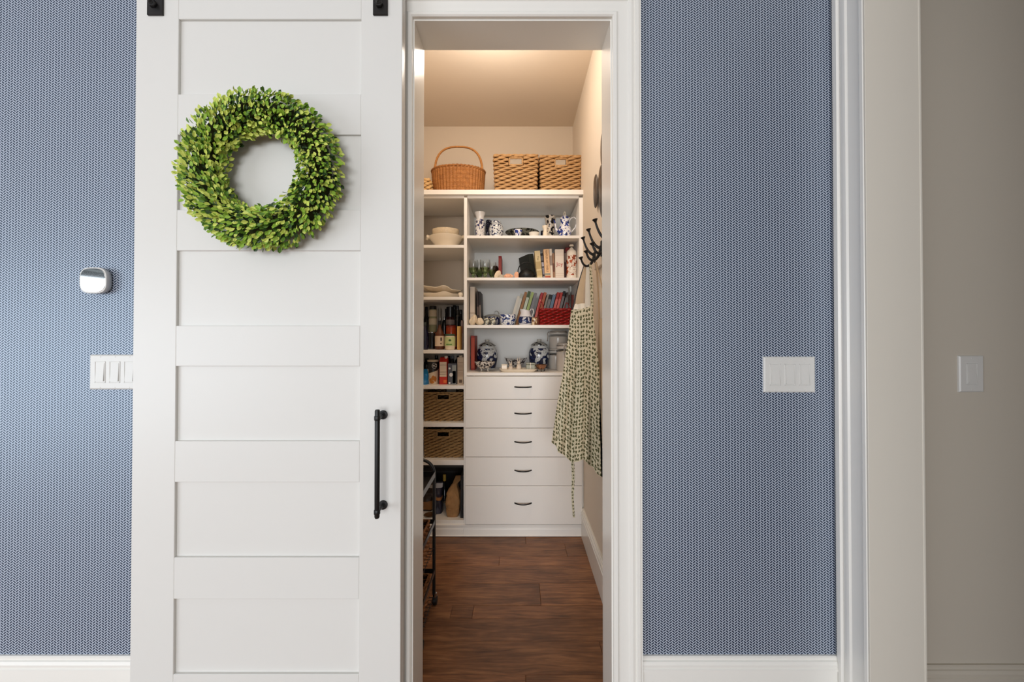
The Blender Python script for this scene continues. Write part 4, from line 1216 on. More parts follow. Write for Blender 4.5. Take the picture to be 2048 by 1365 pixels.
def platter(label, cx, y, zs, rx, ry, h, wave, mat, tilt=0.0, seed=0, group=None):
    s = SC(y); t = thing('platter', label, 'platter', (X(cx, y), y, zs), (0, tilt, 0), group)
    R = random.Random(seed); p0 = R.uniform(0, 6)
    st = [(0, .006), (.55, .006), (.72, .012), (1.0, h), (1.0, h - .004), (.72, .005), (.55, 0), (0, 0)]
    def fn(u, v):
        a = 2 * PI * u; r, z = st[int(round(v * 7))]
        k = 1 + .06 * math.sin(5 * a + p0) * r
        return (rx * s * r * k * math.cos(a), ry * r * k * math.sin(a), z + wave * r ** 3 * (math.sin(5 * a + p0) + .5 * math.sin(9 * a)))
    obj('dish', MB().grid(fn, 64, 7, True), mat, t, angle=1.0)
    return t
platter('deep cream platter with a wavy rim, lowest of its stack', 882, 1.42, ZL[2], 39, .13, .036, .004, M['cream'], 0, 3, 'stacked cream platters')
platter('cream platter with a wavy rim tilted on the deep one', 880, 1.43, ZL[2] + .046, 41, .13, .030, .007, M['cream'], .10, 8, 'stacked cream platters')
t = thing('ball_knob_dish', 'small cream covered pot with a ball knob at the right of the platters', 'dish', (X(921.2, 1.27, 590), 1.27, ZL[2]))
s = SC(1.27)
obj('ball', MB().lathe([(0, 10.6 * s), (3.6 * s, 9.5 * s), (4.9 * s, 6.4 * s), (4.6 * s, 4.2 * s), (2.6 * s, 1.6 * s), (2.4 * s, 0), (0, 0)], 20), M['cream'], t)


def bottle(label, cx, y, zs, prof, mat, cap=None, bands=(), name='bottle', cat='bottle', group=None, n=24):
    """cap: (hw, py top, py bottom, mat); bands: (hw, py top, py bottom, mat, name)"""
    t = turned(name, label, cat, cx, y, zs, prof, mat, group, n)
    s = SC(y)
    if cap:
        hw, a, b, m_ = cap
        z0, z1 = zl(b, y, zs), zl(a, y, zs)
        obj('cap', MB().lathe([(0, z1), (hw * s * .92, z1), (hw * s, z1 - .003), (hw * s, z0), (0, z0)], n), m_, t)
    for hw, a, b, m_, nm in bands:
        z0, z1 = zl(b, y, zs), zl(a, y, zs)
        obj(nm, MB().lathe([(hw * s * .98, z1), (hw * s, z1 - .0005), (hw * s, z0 + .0005), (hw * s * .98, z0)], n), m_, t)
    return t


def decal(t, name, x0, x1, z0, z1, y, mat, th=.0012):
    return obj(name, MB().box(x0, x1, y - th, y, z0, z1), mat, t, smooth=False)


s27 = SC(1.30)
t = bottle('brown glass bottle with a large cream label on the bottle shelf', 879.5, 1.31, ZL[3], [(2.4, 648), (2.8, 652), (3.4, 657), (6.5, 664), (9.0, 669), (9.3, 673), (9.2, 697), (8.6, 704)], plain('brown_bottle', lin(92, 48, 28), .12, .5, var=.1), (2.9, 642, 650, M['black']), [(9.6, 672.5, 692.5, cmat(222, 196, 168), 'label_wrap')])
decal(t, 'label_mark', .006, .019, zl(682, 1.31, ZL[3]), zl(675.5, 1.31, ZL[3]), -9.4 * SC(1.31) * .92, cmat(70, 46, 36))
decal(t, 'label_mark', .004, .018, zl(688.5, 1.31, ZL[3]), zl(686.5, 1.31, ZL[3]), -9.4 * SC(1.31) * .94, cmat(110, 84, 66))
t = bottle('pale jar with a green and cream label at the front of the bottle shelf', 900, 1.285, ZL[3], [(9.2, 672), (10.2, 674.5), (10.4, 680), (10.4, 692), (9.6, 699), (8.8, 703)], cmat(226, 208, 178, .2), (9.7, 668.5, 672.5, cmat(60, 84, 60)), [(10.6, 674.5, 692, cmat(196, 204, 140), 'label_wrap')], 'jar', 'jar')
m = MB().lathe([(0, .0006), (.0085, .0004), (.0085, 0), (0, 0)], 20, sy=.8); m.xf(Matrix.Translation((.005, -10.7 * SC(1.285), zl(681, 1.285, ZL[3]))) @ Matrix.Rotation(PI / 2, 4, 'X'))
obj('label_mark', m, cmat(70, 96, 50), t)
decal(t, 'label_mark', -.018, .018, zl(690.5, 1.285, ZL[3]), zl(688, 1.285, ZL[3]), -10.2 * SC(1.285), cmat(96, 140, 60))
bottle('jar of red sauce standing behind the green-labelled jar', 902.5, 1.42, ZL[3], [(9.6, 654.5), (10.4, 656.5), (10.5, 672), (10.5, 698), (9.5, 706)], plain('red_sauce', lin(178, 66, 30), .15, .5, var=.25, vs=60), (10.2, 651.5, 655.5, cmat(150, 50, 24)), [(10.8, 672, 694, cmat(190, 150, 120), 'label_wrap')], 'jar', 'jar')
bottle('tall dark bottle with a big black cap behind the red sauce jar', 900.5, 1.55, ZL[3], [(7.6, 634), (8.6, 637), (8.8, 690), (8.2, 709)], plain('dark_red_bottle', lin(58, 26, 22), .12, .5, var=.2), (7.8, 614, 634.5, M['blacksat']), [(8.95, 640, 650, cmat(150, 130, 120), 'label_wrap')])
t = bottle('cream and green herb jar stacked on a dark tin', 866, 1.44, Z(664.5, 1.44), [(6.6, 619), (7.6, 620.5), (7.6, 640), (7.4, 660), (6.8, 664.5)], cmat(150, 150, 118), (7.0, 612.5, 619.5, M['blacksat']), [(7.8, 621, 633.5, cmat(206, 192, 166), 'label_wrap'), (7.8, 637.5, 650, cmat(214, 202, 178), 'label_wrap')], 'jar', 'jar')
bottle('dark tin with a bright rim under the herb jar', 864, 1.44, ZL[3], [(9.6, 664.6), (10, 666), (10, 700), (9.8, 708)], plain('dark_tin', lin(26, 24, 28), .25, .5), None, [(10.1, 664.6, 666.2, M['steel'], 'tin_rim')], 'tin', 'tin')
bottle('slender clear glass bottle behind the brown bottle', 880, 1.56, ZL[3], [(3.2, 617.5), (3.6, 618.5), (3.4, 640), (4.2, 660), (4.2, 710)], M['glass'], None)
bottle('small dark dropper bottle beside the slender clear one', 888.5, 1.56, ZL[3], [(2.4, 640), (3.8, 644), (4.6, 652), (4.6, 700), (4.4, 710)], M['darkglass'], (1.8, 634, 641, M['steel']))
bottle('dark slim bottle by the tower panel on the bottle shelf', 915, 1.47, ZL[3], [(2.6, 616), (3.0, 630), (4.6, 640), (4.8, 700), (4.6, 708)], M['darkglass'], (3.0, 612, 620, M['blacksat']), [(3.4, 632, 634, M['steel'], 'neck_ring')])
bottle('dark blue glass bottle at the doorway end of the bottle shelf', 850, 1.30, ZL[3], [(2.6, 649), (3, 657), (6.6, 667), (7, 672), (7, 697), (6.5, 704)], plain('cobalt_glass', lin(14, 18, 48), .06, .6, var=.4, vs=30), (3.2, 645, 652, cmat(60, 66, 64)))
bottle('black glass bottle between the blue bottle and the brown one', 858, 1.50, ZL[3], [(2.6, 640), (3, 650), (6.6, 662), (6.8, 700), (6.5, 709)], M['darkglass'], (3, 634, 641, M['blacksat']))

for cx, top, lab in ((853, 614, 'tall black bottle at the rear left corner of the bottle shelf'), (893, 618, 'tall black bottle at the rear between the clear bottle and the capped one'), (909, 611, 'tall black bottle at the rear beside the slim dark one'), (921.5, 620, 'dark bottle at the rear right corner of the bottle shelf')):
    bottle(lab, cx, 1.61, ZL[3], [(2.6, top + 6), (3.0, top + 18), (6.4, top + 30), (6.8, 690), (6.6, 710)], M['darkglass'], (3.0, top, top + 8, M['blacksat']))
for cx, top, lab in ((854, 718, 'black bottle at the rear left corner of the carton shelf'), (885, 715, 'black bottle at the rear behind the red carton'), (897, 713, 'black bottle at the rear between the carton and the dotted box'), (917, 713, 'black bottle at the rear behind the tan carton')):
    bottle(lab, cx, 1.60, ZL[4], [(3, top + 3), (6.4, top + 8), (7.0, top + 14), (7.0, 765), (6.8, 776)], M['darkglass'], (3.6, top - 1, top + 4, M['blacksat']))


def boxed(name, label, cat, pl, pr, ptop, zs, y, depth, mat, decals=(), cap=None, b=.0015, group=None):
    t = thing(name, label, cat, (X((pl + pr) / 2, y, ptop), y, zs), (0, 0, 0), group)
    s = SC(y); w2 = (pr - pl) / 2 * s; h = Z(ptop, y) - zs
    obj('box_body', MB().box(-w2, w2, 0, depth, 0, h, b), mat, t, smooth=False)
    for nm, f0, f1, g0, g1, m_ in decals:
        decal(t, nm, -w2 + 2 * w2 * f0, -w2 + 2 * w2 * f1, h * g0, h * g1, 0, m_)
    if cap:
        f, r, a, m_ = cap
        obj('cap', MB().lathe([(0, a), (r * .95, a), (r, a - .002), (r, -.001), (0, -.001)], 16, (-w2 + 2 * w2 * f, depth * .4, h)), m_, t)
    return t
boxed('pretzel_box', 'gold narrow box standing upright by the tower panel', 'box', 914.2, 920.6, 653, ZL[3], 1.28, .10, cmat(206, 158, 82), [('stripe', .1, .3, .02, .98, cmat(232, 196, 120)), ('stripe', .62, .72, .06, .94, cmat(150, 104, 48))])
boxed('spice_packet', 'slim grey and rust packet between the gold box and the panel', 'packet', 922.0, 925.8, 641, ZL[3], 1.36, .11, cmat(140, 116, 104), [('stripe', .1, .9, .55, .8, cmat(120, 60, 46))])

# cartons
ZC = ZL[4]
yk = 1.33
t = bottle('round bread crumb canister lettered 4C, black above cream', 866.2, yk, ZC, [(10.8, 722), (11, 723), (11, 766), (10.8, 773.5)], cmat(226, 206, 178), (11.2, 720, 723.5, cmat(214, 196, 168)), [(11.15, 723.5, 738, M['blacksat'], 'label_wrap')], 'canister', 'canister')
s = SC(yk)
m = MB(); k = 28
for i in range(k + 1):
    a = -2.3 + 1.95 * i / k; r = 11.17 * s
    m.v.append((r * math.cos(a), r * math.sin(a), zl(738, yk, ZC))); m.v.append((r * math.cos(a), r * math.sin(a), zl(738, yk, ZC) - (.006 + .022 * (1 - i / k))))
for i in range(k): m.face((2 * i, 2 * i + 1, 2 * i + 3, 2 * i + 2))
obj('label_slant', m, M['blacksat'], t)
a0 = -1.12; r = 11.35 * s
def on_can(a, pz): return (r * math.cos(a), r * math.sin(a), zl(pz, yk, ZC))
obj('ring_mark', MB().tube([on_can(a0 + .42 * math.cos(2 * PI * i / 24), 731.3 + 5.2 * math.sin(2 * PI * i / 24)) for i in range(24)], .0011, 5, closed=True), cmat(220, 214, 204), t)
words_mesh('lettering', '4C', .022, cmat(232, 226, 216), t, Matrix.Translation(on_can(a0, 731.3)) @ Matrix.Rotation(a0 + PI / 2, 4, 'Z') @ Matrix.Translation((0, -.0015, 0)) @ Matrix.Rotation(PI / 2, 4, 'X'))
m = MB(); rr = random.Random(4)
for (aa, pz, ra, rz) in ((-1.75, 760, .30, 4.2), (-1.35, 755.5, .32, 5.0), (-1.0, 757.5, .26, 5.5), (-1.55, 763.5, .4, 3.0)):
    n = len(m.v); m.v.append(on_can(aa, pz))
    for i in range(12): m.v.append(on_can(aa + ra * math.cos(2 * PI * i / 12) * rr.uniform(.85, 1.1), pz + rz * math.sin(2 * PI * i / 12)))
    for i in range(12): m.face((n, n + 1 + (i + 1) % 12, n + 1 + i))
obj('food_picture', m, cmat(186, 116, 44), t, smooth=False, kind='stuff')
t = thing('blue_pouch', 'bright blue pouch at the doorway end of the carton shelf', 'pouch', (X(849.5, 1.28, 755), 1.28, ZC))
s = SC(1.28); H = Z(739.5, 1.28) - ZC
def pouch(u, v):
    a = 2 * PI * u; k = .055 * (1 - .85 * v ** 3)
    q = (abs(math.cos(a)) ** 4 + abs(math.sin(a)) ** 4) ** -.25
    return (6.2 * s * q * math.cos(a) * (1 - .08 * v) + .002 * math.sin(14 * v), .05 + k * q * math.sin(a) * (1 - .1 * math.sin(9 * v + a)), H * v)
m = MB().grid(pouch, 28, 14, True); m.face(range(28)); m.face(list(range(14 * 28, 15 * 28))[::-1])
obj('bag', m, plain('blue_foil', lin(20, 122, 184), .3, .5, var=.2, vs=30), t, angle=1.0)
H = None
t = boxed('stock_carton', 'red stock carton with a cream nutrition panel', 'carton', 878.6, 894.0, 724.5, ZC, 1.29, .075, cmat(196, 52, 34), [('panel', .05, .95, .34, 1.0, cmat(222, 200, 176)), ('rule', .05, .95, .44, .452, cmat(120, 90, 76)), ('rule', .05, .95, .545, .557, cmat(120, 90, 76)), ('rule', .05, .95, .86, .875, cmat(120, 90, 76)), ('swirl', .55, .95, .06, .2, cmat(226, 112, 52))])
s = SC(1.29); h0 = Z(724.5, 1.29) - ZC; h1 = Z(715.5, 1.29) - ZC; w2 = 7.7 * s
m = MB(); m.v = [(-w2, 0, h0), (w2, 0, h0), (w2, .075, h0), (-w2, .075, h0), (-w2, .034, h1), (w2, .034, h1), (w2, .041, h1), (-w2, .041, h1)]
for q in ((0, 1, 5, 4), (1, 2, 6, 5), (2, 3, 7, 6), (3, 0, 4, 7), (4, 5, 6, 7), (0, 3, 2, 1)): m.face(q)
obj('gable', m, cmat(190, 44, 30), t, smooth=False)
obj('spout_cap', MB().lathe([(0, .016), (.010, .016), (.0105, .014), (.0105, 0)], 16, (w2 * .55, .034, h1 - .008)), cmat(226, 210, 196), t)
t = boxed('snack_box', 'slate grey box with white dots beside the red carton', 'box', 895.8, 912.8, 727.4, ZC, 1.29, .08, cmat(84, 86, 94), [('panel', .50, .97, .03, .92, cmat(150, 156, 152)), ('panel_white', .53, .95, .05, .62, cmat(214, 202, 194)), ('rule', .53, .95, .26, .275, cmat(90, 84, 84)), ('rule', .53, .95, .62, .64, cmat(90, 84, 84)), ('code_mark', .56, .74, .08, .2, cmat(70, 56, 70))])
s = SC(1.29); w2 = 8.5 * s; h = Z(727.4, 1.29) - ZC
for fx_, fz, r in ((.2, .76, .0062), (.2, .07, .0062), (.38, .46, .012)):
    mm_ = MB().lathe([(0, .0004), (r, .0003), (r, 0)], 18); mm_.xf(Matrix.Translation((-w2 + 2 * w2 * fx_, -.0012, h * fz)) @ Matrix.Rotation(PI / 2, 4, 'X'))
    obj('white_dot', mm_, cmat(228, 224, 220), t)
t = boxed('milk_carton', 'tall tan carton with a barcode by the tower panel', 'carton', 914.6, 926.6, 715, ZC, 1.30, .075, cmat(196, 172, 146), [('rule', .1, .92, f, f + .012, cmat(150, 122, 98)) for f in (.30, .34, .38, .42, .50, .56, .62, .66, .70, .74, .80)] + [('barcode', .3, .8, .05, .17, cmat(96, 74, 56))], (.5, .012, .010, cmat(206, 188, 164)))
bottle('dark bottle standing behind the grey dotted box', 905, 1.50, ZC, [(2.4, 716), (3, 722), (5.5, 730), (5.6, 770), (5.4, 776)], M['darkglass'], (2.8, 712, 717.5, cmat(110, 112, 116)))
bottle('black bottle standing behind the bread crumb canister', 873, 1.52, ZC, [(3, 716), (5.5, 722), (6, 730), (6, 770), (5.6, 776)], M['darkglass'], (3.4, 711, 717, M['blacksat']))

# bottom compartment
ZB0 = ZL[7]
yk = 1.26; s = SC(yk)
t = thing('paper_bag', 'tall brown kraft paper bag folded at the top on the lowest shelf', 'bag', (X(904.5, yk, 1000), yk + .055, ZB0))
H = Z(958, yk + .05) - ZB0
def kraft(u, v):
    a = 2 * PI * u; q = (abs(math.cos(a)) ** 6 + abs(math.sin(a)) ** 6) ** (-1 / 6)
    wx = lerp_tab([(0, 11.2), (.1, 12.6), (.35, 14.4), (.62, 13.2), (.78, 7.5), (.86, 4.6), (1, 8.5)], v) * s
    wy = lerp_tab([(0, .05), (.35, .056), (.62, .046), (.78, .022), (.86, .012), (1, .006)], v)
    cr = .0010 * math.sin(23 * v + 3 * a) + .0008 * math.sin(41 * v - 5 * a + 1) + .0006 * math.sin(13 * a + 9 * v)
    cx_ = lerp_tab([(0, 0), (.7, 0), (.86, .008), (1, .034)], v)
    return ((wx + cr) * q * math.cos(a) + cx_, (wy + cr) * q * math.sin(a) + (.0 if v < .86 else .05 * (v - .86) / .14), H * v)
m = MB().grid(kraft, 48, 44, True); m.face(list(range(48))[::-1]); m.face(list(range(44 * 48, 45 * 48)))
obj('sack', m, M['kraft'], t, angle=.7)
def seam(k):
    out = []
    for i in range(15):
        v = .14 + .68 * i / 14
        u = .75 + k * (.13 - .10 * max(0, v - .5) / .32)
        p = kraft(u, v); out.append((p[0], p[1] - .0015, p[2]))
    return out
obj('fold_crease', MB().tube(seam(1), .0026, 5), M['kraft'], t, angle=1.0)
obj('fold_crease', MB().tube([(kraft(.75 + .16 * (i / 10 - .5) * 2, .22)[0], kraft(.75 + .16 * (i / 10 - .5) * 2, .22)[1] - .001, H * (.22 + .01 * math.sin(i))) for i in range(11)], .002, 5), M['kraft'], t, angle=1.0)
boxed('box_file', 'thin black box standing upright by the tower panel on the lowest shelf', 'box', 921.0, 926.8, 952, ZB0, 1.25, .22, M['blacksat'], [('edge_strip', .1, .35, .05, .9, cmat(50, 48, 50))])
bottle('dark wine bottle with a yellow foil top behind the paper bag', 889, 1.50, ZB0, [(2.8, 961), (3.2, 975), (5.5, 984), (8, 992), (8.2, 1030), (8, 1038)], M['darkglass'], (3.1, 949.5, 962, cmat(206, 168, 74)), [(8.3, 1000, 1016, cmat(120, 104, 70), 'label_wrap')])


def sack(label, cx, y, zs, hw, top, mat, seed, depth=.05, lean=0.0, bands=(), cat='bag', name='snack_bag'):
    s = SC(y); H = Z(top, y) - zs
    t = thing(name, label, cat, (X(cx, y, top), y, zs))
    R = random.Random(seed); p = [R.uniform(0, 6) for _ in range(4)]
    def fn(u, v):
        a = 2 * PI * u; q = (abs(math.cos(a)) ** 4 + abs(math.sin(a)) ** 4) ** -.25
        cr = 1 + .07 * math.sin(8 * v + 3 * a + p[0]) + .05 * math.sin(17 * v + p[1] + a)
        k = 1 - .9 * max(0, v - .7) / .3
        return (hw * s * q * math.cos(a) * cr + lean * v, depth * q * math.sin(a) * cr * k, H * v)
    m = MB().grid(fn, 32, 22, True); m.face(list(range(32))[::-1]); m.face(list(range(22 * 32, 23 * 32)))
    obj('pack', m, mat, t, angle=.8)
    for z0, z1, m_ in bands:
        mb_ = MB().grid(lambda u, v: (fn(.5 + .02 + .46 * u, z0 + (z1 - z0) * v)[0] * 1.015, fn(.5 + .02 + .46 * u, z0 + (z1 - z0) * v)[1] * 1.03 - .001, fn(0, z0 + (z1 - z0) * v)[2]), 14, 6)
        obj('printed_panel', mb_, m_, t, angle=.8)
    return t
sack('navy and white crisp bag beside the kraft paper bag', 879.5, 1.36, ZB0, 6.4, 964, plain('navy_foil', lin(44, 44, 62), .25, .5, var=.3, vs=30), 3, .05, 0, [(.84, .97, cmat(206, 206, 210)), (.46, .56, cmat(176, 122, 72))])
sack('dark brown plastic bag behind the black cart frame', 858, 1.42, ZB0, 11.5, 966, plain('dark_plastic', lin(54, 42, 36), .2, .5, var=.4, vs=24), 5, .07, .01, [(.86, .96, cmat(196, 190, 184)), (.06, .40, cmat(150, 104, 58))])
sack('crumpled black foil bag between the paper bag and the thin black box', 915.5, 1.38, ZB0, 5.0, 958, plain('black_foil', lin(32, 30, 32), .25, .5, var=.5, vs=40), 8, .05, .004)
yk = 1.285
t = turned('steel_pot', 'small steel pot on the lowest shelf behind the cart', 'pot', 860, yk, ZB0, [(11.5, 1029.4), (12.4, 1029.8), (12.2, 1031.2), (11.4, 1031.8), (11.2, 1041), (10.8, 1048)], M['steel'], None, 32, wall=.002)
boxed('black_appliance', 'black countertop appliance, widened to darken the back of the lowest shelf', 'appliance', 842, 926.5, 936, ZB0, 1.54, .11, M['blacksat'], [('trim_line', .05, .95, .86, .875, cmat(70, 68, 66))])  # appliance stretched across the compartment so its back looks dark

# ------------------------------------------------------------------ rolling cart
CX1, CX0, CY0, CY1 = -.376, -.615, .315, .586
cart = thing('rolling_cart', 'black metal three-tier rolling cart beside the left doorway jamb', 'cart', ((CX0 + CX1) / 2, (CY0 + CY1) / 2, 0))
def cpart(name, m, mat=None, parent=None, **k): return obj(name, m, mat or M['blacksat'], parent or cart, world=True, **k)
top = .664; rc = .062; hw = .0075
for y in (CY0, CY1):
    pts = [(CX1 - hw, y, .05), (CX1 - hw, y, .2), (CX1 - hw, y, top - rc)]
    for i in range(1, 9):
        a = PI / 2 * i / 8; pts.append((CX1 - hw - rc + rc * math.cos(a), y, top - rc + rc * math.sin(a)))
    for i in range(0, 9):
        a = PI / 2 + PI / 2 * i / 8; pts.append((CX0 + hw + rc + rc * math.cos(a), y, top - rc + rc * math.sin(a)))
    pts += [(CX0 + hw, y, .2), (CX0 + hw, y, .05)]
    cpart('end_frame', MB().tube(pts, hw, 10), angle=.8)
for zt, h in ((.612, .026), (.392, .020), (.166, .020)):
    tr_ = cpart('tier_rail', MB().box(CX0 + .012, CX1 - .003, CY0, CY0 + .004, zt - h, zt).box(CX0 + .012, CX1 - .003, CY1 - .004, CY1, zt - h, zt).box(CX0 + .01, CX0 + .014, CY0, CY1, zt - h, zt).box(CX1 - .006, CX1 - .002, CY0, CY1, zt - h, zt), smooth=False)
cpart('tray', MB().box(CX0 + .012, CX1 - .004, CY0 + .002, CY1 - .002, .584, .588), smooth=False)
for zt in (.262, .040):
    m = MB()
    for i in range(12):
        yy = CY0 + .01 + (CY1 - CY0 - .02) * i / 11; m.tube([(CX0 + .012, yy, zt), (CX1 - .005, yy, zt)], .0016, 5)
    for i in range(14):
        xx = CX0 + .02 + (CX1 - CX0 - .03) * i / 13; m.tube([(xx, CY0 + .004, zt + .002), (xx, CY1 - .004, zt + .002)], .0016, 5)
    cpart('wire_shelf', m, kind='stuff')
    for x in (CX0 + .014, CX1 - .008):
        cpart('shelf_stay', MB().box(x - .003, x + .003, CY0, CY0 + .006, zt - .002, zt + .12).box(x - .003, x + .003, CY1 - .006, CY1, zt - .002, zt + .12), smooth=False)
for x in (CX0 + hw, CX1 - hw):
    for y in (CY0, CY1):
        m = MB().lathe([(0, .011), (.017, .010), (.020, .006), (.020, -.006), (.017, -.010), (0, -.011)], 18)
        m.xf(Matrix.Translation((x + .004, y + .004, .0202)) @ Matrix.Rotation(PI / 2, 4, 'Y'))
        wv = cpart('caster', m, M['black'])
        cpart('fork', MB().box(x - .004, x + .012, y - .006, y + .008, .036, .056, .002), M['steel'], wv, smooth=False)
bw = CX1 - CX0 - .036
bcx = (CX0 + CX1) / 2 + .0005; bcy = (CY0 + CY1) / 2
weave_bin('tray_basket', 'brown wicker tray basket in the middle tier of the cart', bw, bw * .96, CY1 - CY0 - .03, CY1 - CY0 - .05, .130, .0085, .04, .0024, None, M['brownwick'], (bcx, bcy, .2665), 'wicker tray baskets in the cart')
weave_bin('tray_basket', 'brown wicker tray basket in the bottom tier of the cart', bw, bw * .96, CY1 - CY0 - .03, CY1 - CY0 - .05, .108, .0085, .04, .0024, None, M['brownwick'], (bcx, bcy, .0445), 'wicker tray baskets in the cart')

# ------------------------------------------------------------------ coat rack, apron and bag on the right wall
HZ = (2.005, 1.85, 1.695)
rack = thing('coat_rack', 'white wall rail with black double coat hooks on the right pantry wall', 'coat rack', (PW, .5, 1.567))
obj('rail', MB().box(PW - .018, PW, .20, 2.036 + EYE.y, 1.567, 1.70, .003), M['pantrywall'], rack, world=True, smooth=False)
def bez(P, n=14):
    out = []
    for i in range(n + 1):
        t_ = i / n; q = [Vector(p) for p in P]
        while len(q) > 1: q = [q[k].lerp(q[k + 1], t_) for k in range(len(q) - 1)]
        out.append(tuple(q[0]))
    return out
for zd in HZ:
    y = zd + EYE.y
    h = obj('hook', MB().box(PW - .024, PW - .018, y - .011, y + .011, 1.60, 1.675, .003), M['black'], rack, world=True, smooth=False)
    up = bez([(PW - .022, y, 1.640), (PW - .045, y, 1.640), (PW - .066, y, 1.668), (.3285, y, 1.722)])
    lo = bez([(PW - .022, y, 1.650), (PW - .030, y, 1.575), (.330, y, 1.560), (.3175, y, 1.622)])
    obj('upper_prong', MB().tube(up, [.0075 - .003 * i / 14 for i in range(15)], 8), M['black'], h, world=True)
    obj('lower_prong', MB().tube(lo, [.0078 - .003 * i / 14 for i in range(15)], 8), M['black'], h, world=True)
    for pts_, nm in ((up, 'upper_tip'), (lo, 'lower_tip')):
        d = (Vector(pts_[-1]) - Vector(pts_[-2])).normalized()
        m = MB().lathe([(0, .008), (.0115, .007), (.0120, .0045), (.0065, -.003), (.0045, -.009)], 14)
        m.xf(Matrix.Translation(pts_[-1]) @ d.to_track_quat('Z', 'Y').to_matrix().to_4x4())
        obj(nm, m, M['black'], h, world=True)

# apron
ap = thing('apron', 'cream apron printed with small green sprigs hanging from a black hook', 'apron', (.32, .70, 1.0))
LX = [(0, 1142.5), (.2, 1136.5), (.45, 1127), (.7, 1115), (1, 1103)]
RX = [(0, 1184.5), (.15, 1190), (.35, 1198), (.55, 1204), (.75, 1209), (1, 1214)]
TY = [(0, 620), (.5, 618), (1, 612)]
HY = [(0, 886), (.09, 893), (.115, 905), (.2, 909), (.3, 919), (.36, 925), (.48, 924), (.58, 919), (.68, 931), (.76, 936), (.80, 946), (.88, 954), (1, 956)]
def apron_pt(u, v):
    py = lerp_tab(TY, u) + (lerp_tab(HY, u) - lerp_tab(TY, u)) * v
    px = lerp_tab(LX, v) + (lerp_tab(RX, v) - lerp_tab(LX, v)) * u
    y = .70 + (-.02 - .13 * v) * u - .03 * v * (1 - u)
    y += .020 * v * math.sin(2 * PI * (2.6 * u + .15 * v)) + .010 * v * math.sin(2 * PI * (5.3 * u + .4)) + .004 * math.sin(7 * v + 9 * u) + .012 * math.sin(PI * u) * (1 - v)
    p = at(px, py, y)
    if p.x > PW - .024: p.x = PW - .024
    return p
def apuv(u, v): return ((u - .5) * (.118 + .20 * v) * 1.12 + 3, v * .70 + 2)
m = MB().grid(apron_pt, 60, 60, uv=apuv)
m2 = MB().grid(lambda u, v: apron_pt(1 - u, v) + Vector((0, .0025, 0)), 60, 60, uv=lambda u, v: apuv(1 - u, v)); n = len(m.v); m.v += m2.v; m.uv += m2.uv
for f in m2.f: m.face([i + n for i in f])
obj('skirt', m, M['sprig'], ap, world=True, angle=1.5)


def ribbon(fn, n, mat, name, parent, th=.003, uvs=.01):
    """fn(v) -> (left point, right point)"""
    m = MB()
    def P(u, v):
        a, b = fn(v); return Vector(a).lerp(Vector(b), u)
    m.grid(P, 2, n, uv=lambda u, v: (u * .03 + .4, v * uvs))
    m2 = MB().grid(lambda u, v: P(1 - u, v) + Vector((0, th, 0)), 2, n, uv=lambda u, v: (u * .03 + .4, v * uvs)); k = len(m.v); m.v += m2.v; m.uv += m2.uv
    for f in m2.f: m.face([i + k for i in f])
    return obj(name, m, mat, parent, world=True, angle=1.2)
def pr2(tab, y0, y1):
    """tab rows: (v, left px, right px, py)"""
    def fn(v):
        l = lerp_tab([(r[0], r[1]) for r in tab], v); r_ = lerp_tab([(r[0], r[2]) for r in tab], v); p = lerp_tab([(r[0], r[3]) for r in tab], v)
        y = y0 + (y1 - y0) * v
        return at(l, p, y), at(r_, p, y)
    return fn
ribbon(pr2([(0, 1178, 1182, 527), (.12, 1179, 1183.5, 537), (.5, 1180.5, 1186.2, 570), (1, 1182, 1186.8, 614)], .730, .70), 14, M['sprig'], 'neck_strap', ap, uvs=.22)
ribbon(pr2([(0, 1173, 1177.5, 528), (.15, 1172.5, 1178.5, 540), (.5, 1171, 1179.5, 570), (1, 1170, 1181, 614)], .735, .712), 14, M['cotton'], 'lace_strap', ap)
def bib(v):
    a = at(1154, 613 + 5 * v, .712 - .02 * v); b = at(1185, 603 + 12 * v, .706 - .02 * v); return a, b
m = MB().grid(lambda u, v: at(1147 + 38 * u, 617 - 8 * math.sin(PI * min(1, u * 1.2)) ** .5 * (1 - v) - 4 * u + (3 if v > .5 else 0) - (5 * (1 - v) if u < .2 else 0) * (1 - abs(u - .1) * 10), .716 - .012 * v + .004 * math.sin(20 * u)), 14, 3)
obj('bib_lining', m, M['cotton'], ap, world=True, angle=1.2)
def tie(v):
    py = 922 + 114 * v; cx = 1145 + 2.2 * v + 1.0 * math.sin(7 * v)
    w_ = 3.2 - 1.2 * v
    return at(cx - w_, py, .69 + .006 * math.sin(9 * v)), at(cx + w_, py, .69 + .008 * math.sin(8 * v))
ribbon(tie, 24, M['sprig'], 'waist_tie', ap, uvs=.30)

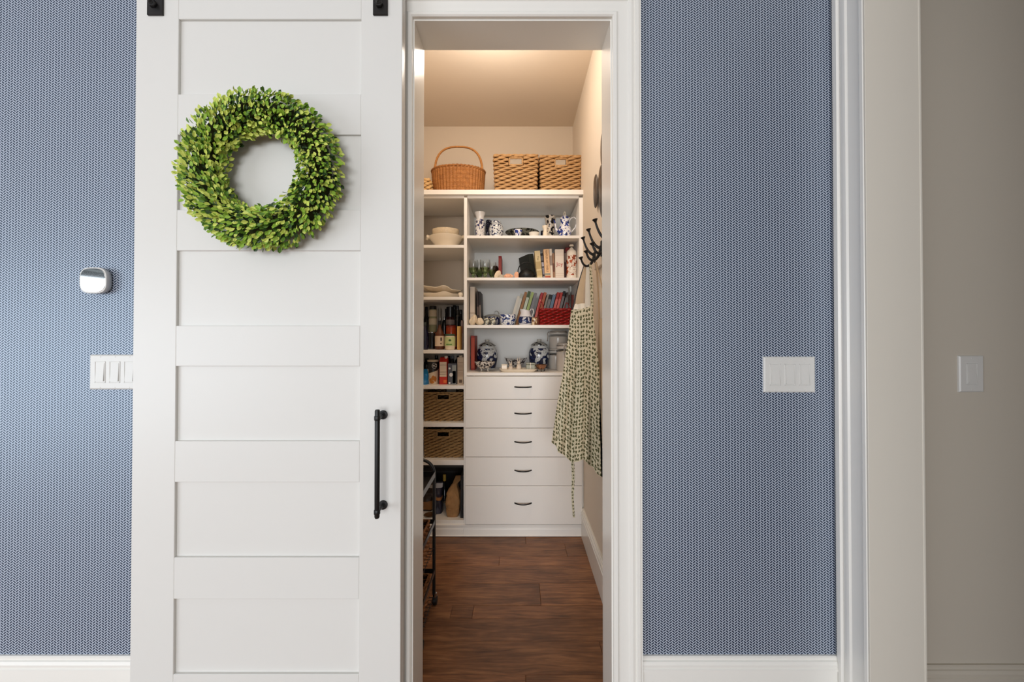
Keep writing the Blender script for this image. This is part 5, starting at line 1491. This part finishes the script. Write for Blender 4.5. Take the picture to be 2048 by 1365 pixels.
# second, plain apron hanging behind (beige straps)
ca = thing('linen_apron', 'plain beige linen apron straps hanging behind the printed apron', 'apron', (.30, .74, 1.3))
ribbon(pr2([(0, 1169, 1174, 531), (.2, 1163, 1171.5, 550), (.6, 1154, 1167, 585), (1, 1146.5, 1166, 640)], .742, .735), 12, M['canvas'], 'strap', ca)
ribbon(pr2([(0, 1166.5, 1168, 533), (.3, 1157.5, 1159.5, 562), (1, 1143.5, 1145, 622)], .745, .740), 12, M['black'], 'dark_cord', ca)

# beige tote bag flat against the wall
tb = thing('tote_bag', 'beige canvas tote bag hanging flat on the right wall behind the apron', 'bag', (PW - .02, .57, .92))
def bag(u, v):
    y = .45 + .262 * u; z = .94 + .372 * v
    return (PW - .010 - .006 * math.sin(PI * u) * (1 - .5 * v) - .002 * math.sin(12 * u + 5 * v), y, z + .006 * math.sin(PI * u) * v)
m = MB().grid(bag, 14, 14)
m2 = MB().grid(lambda u, v: (PW - .004, .45 + .262 * (1 - u), .94 + .372 * v), 14, 14); n = len(m.v); m.v += m2.v
for f in m2.f: m.face([i + n for i in f])
obj('pouch', m, M['canvas'], tb, world=True, angle=1.2)
for ya in (.50, .67):
    obj('handle_strap', MB().tube([(PW - .012, ya, 1.30), (PW - .022, ya * .7 + .58 * .3, 1.42), (PW - .045, .582, 1.575)], .007, 6, sq=.35), M['canvas'], tb, world=True)

# carved dark ornament above the hooks
om = plain('dark_carved_metal', lin(92, 84, 78), .38, .5, .35, var=.35, vs=40, bmp=.8, bs=40)
orn = thing('wall_ornament', 'dark grey carved ornament on the wall above the coat hooks', 'ornament', (PW, .66, 1.78))
def lobe(cy, cz, hx_, hy_, hz_, nm, tw=0.0):
    def fn(u, v):
        a = 2 * PI * u; b = PI * v
        x = PW - .004 - hx_ - hx_ * math.sin(b) * math.cos(a) * (1 + .12 * math.sin(6 * v + 2 * a))
        return (min(x, PW - .002), cy + hy_ * math.sin(b) * math.sin(a) + tw * math.cos(b), cz + hz_ * math.cos(b))
    obj(nm, MB().grid(fn, 24, 18, True), om, orn, world=True, angle=1.2)
lobe(.565, 2.095, .010, .05, .085, 'upper_lobe')
lobe(.585, 1.905, .012, .06, .130, 'lower_lobe', .02)
lobe(.745, 1.963, .010, .045, .085, 'side_lobe')
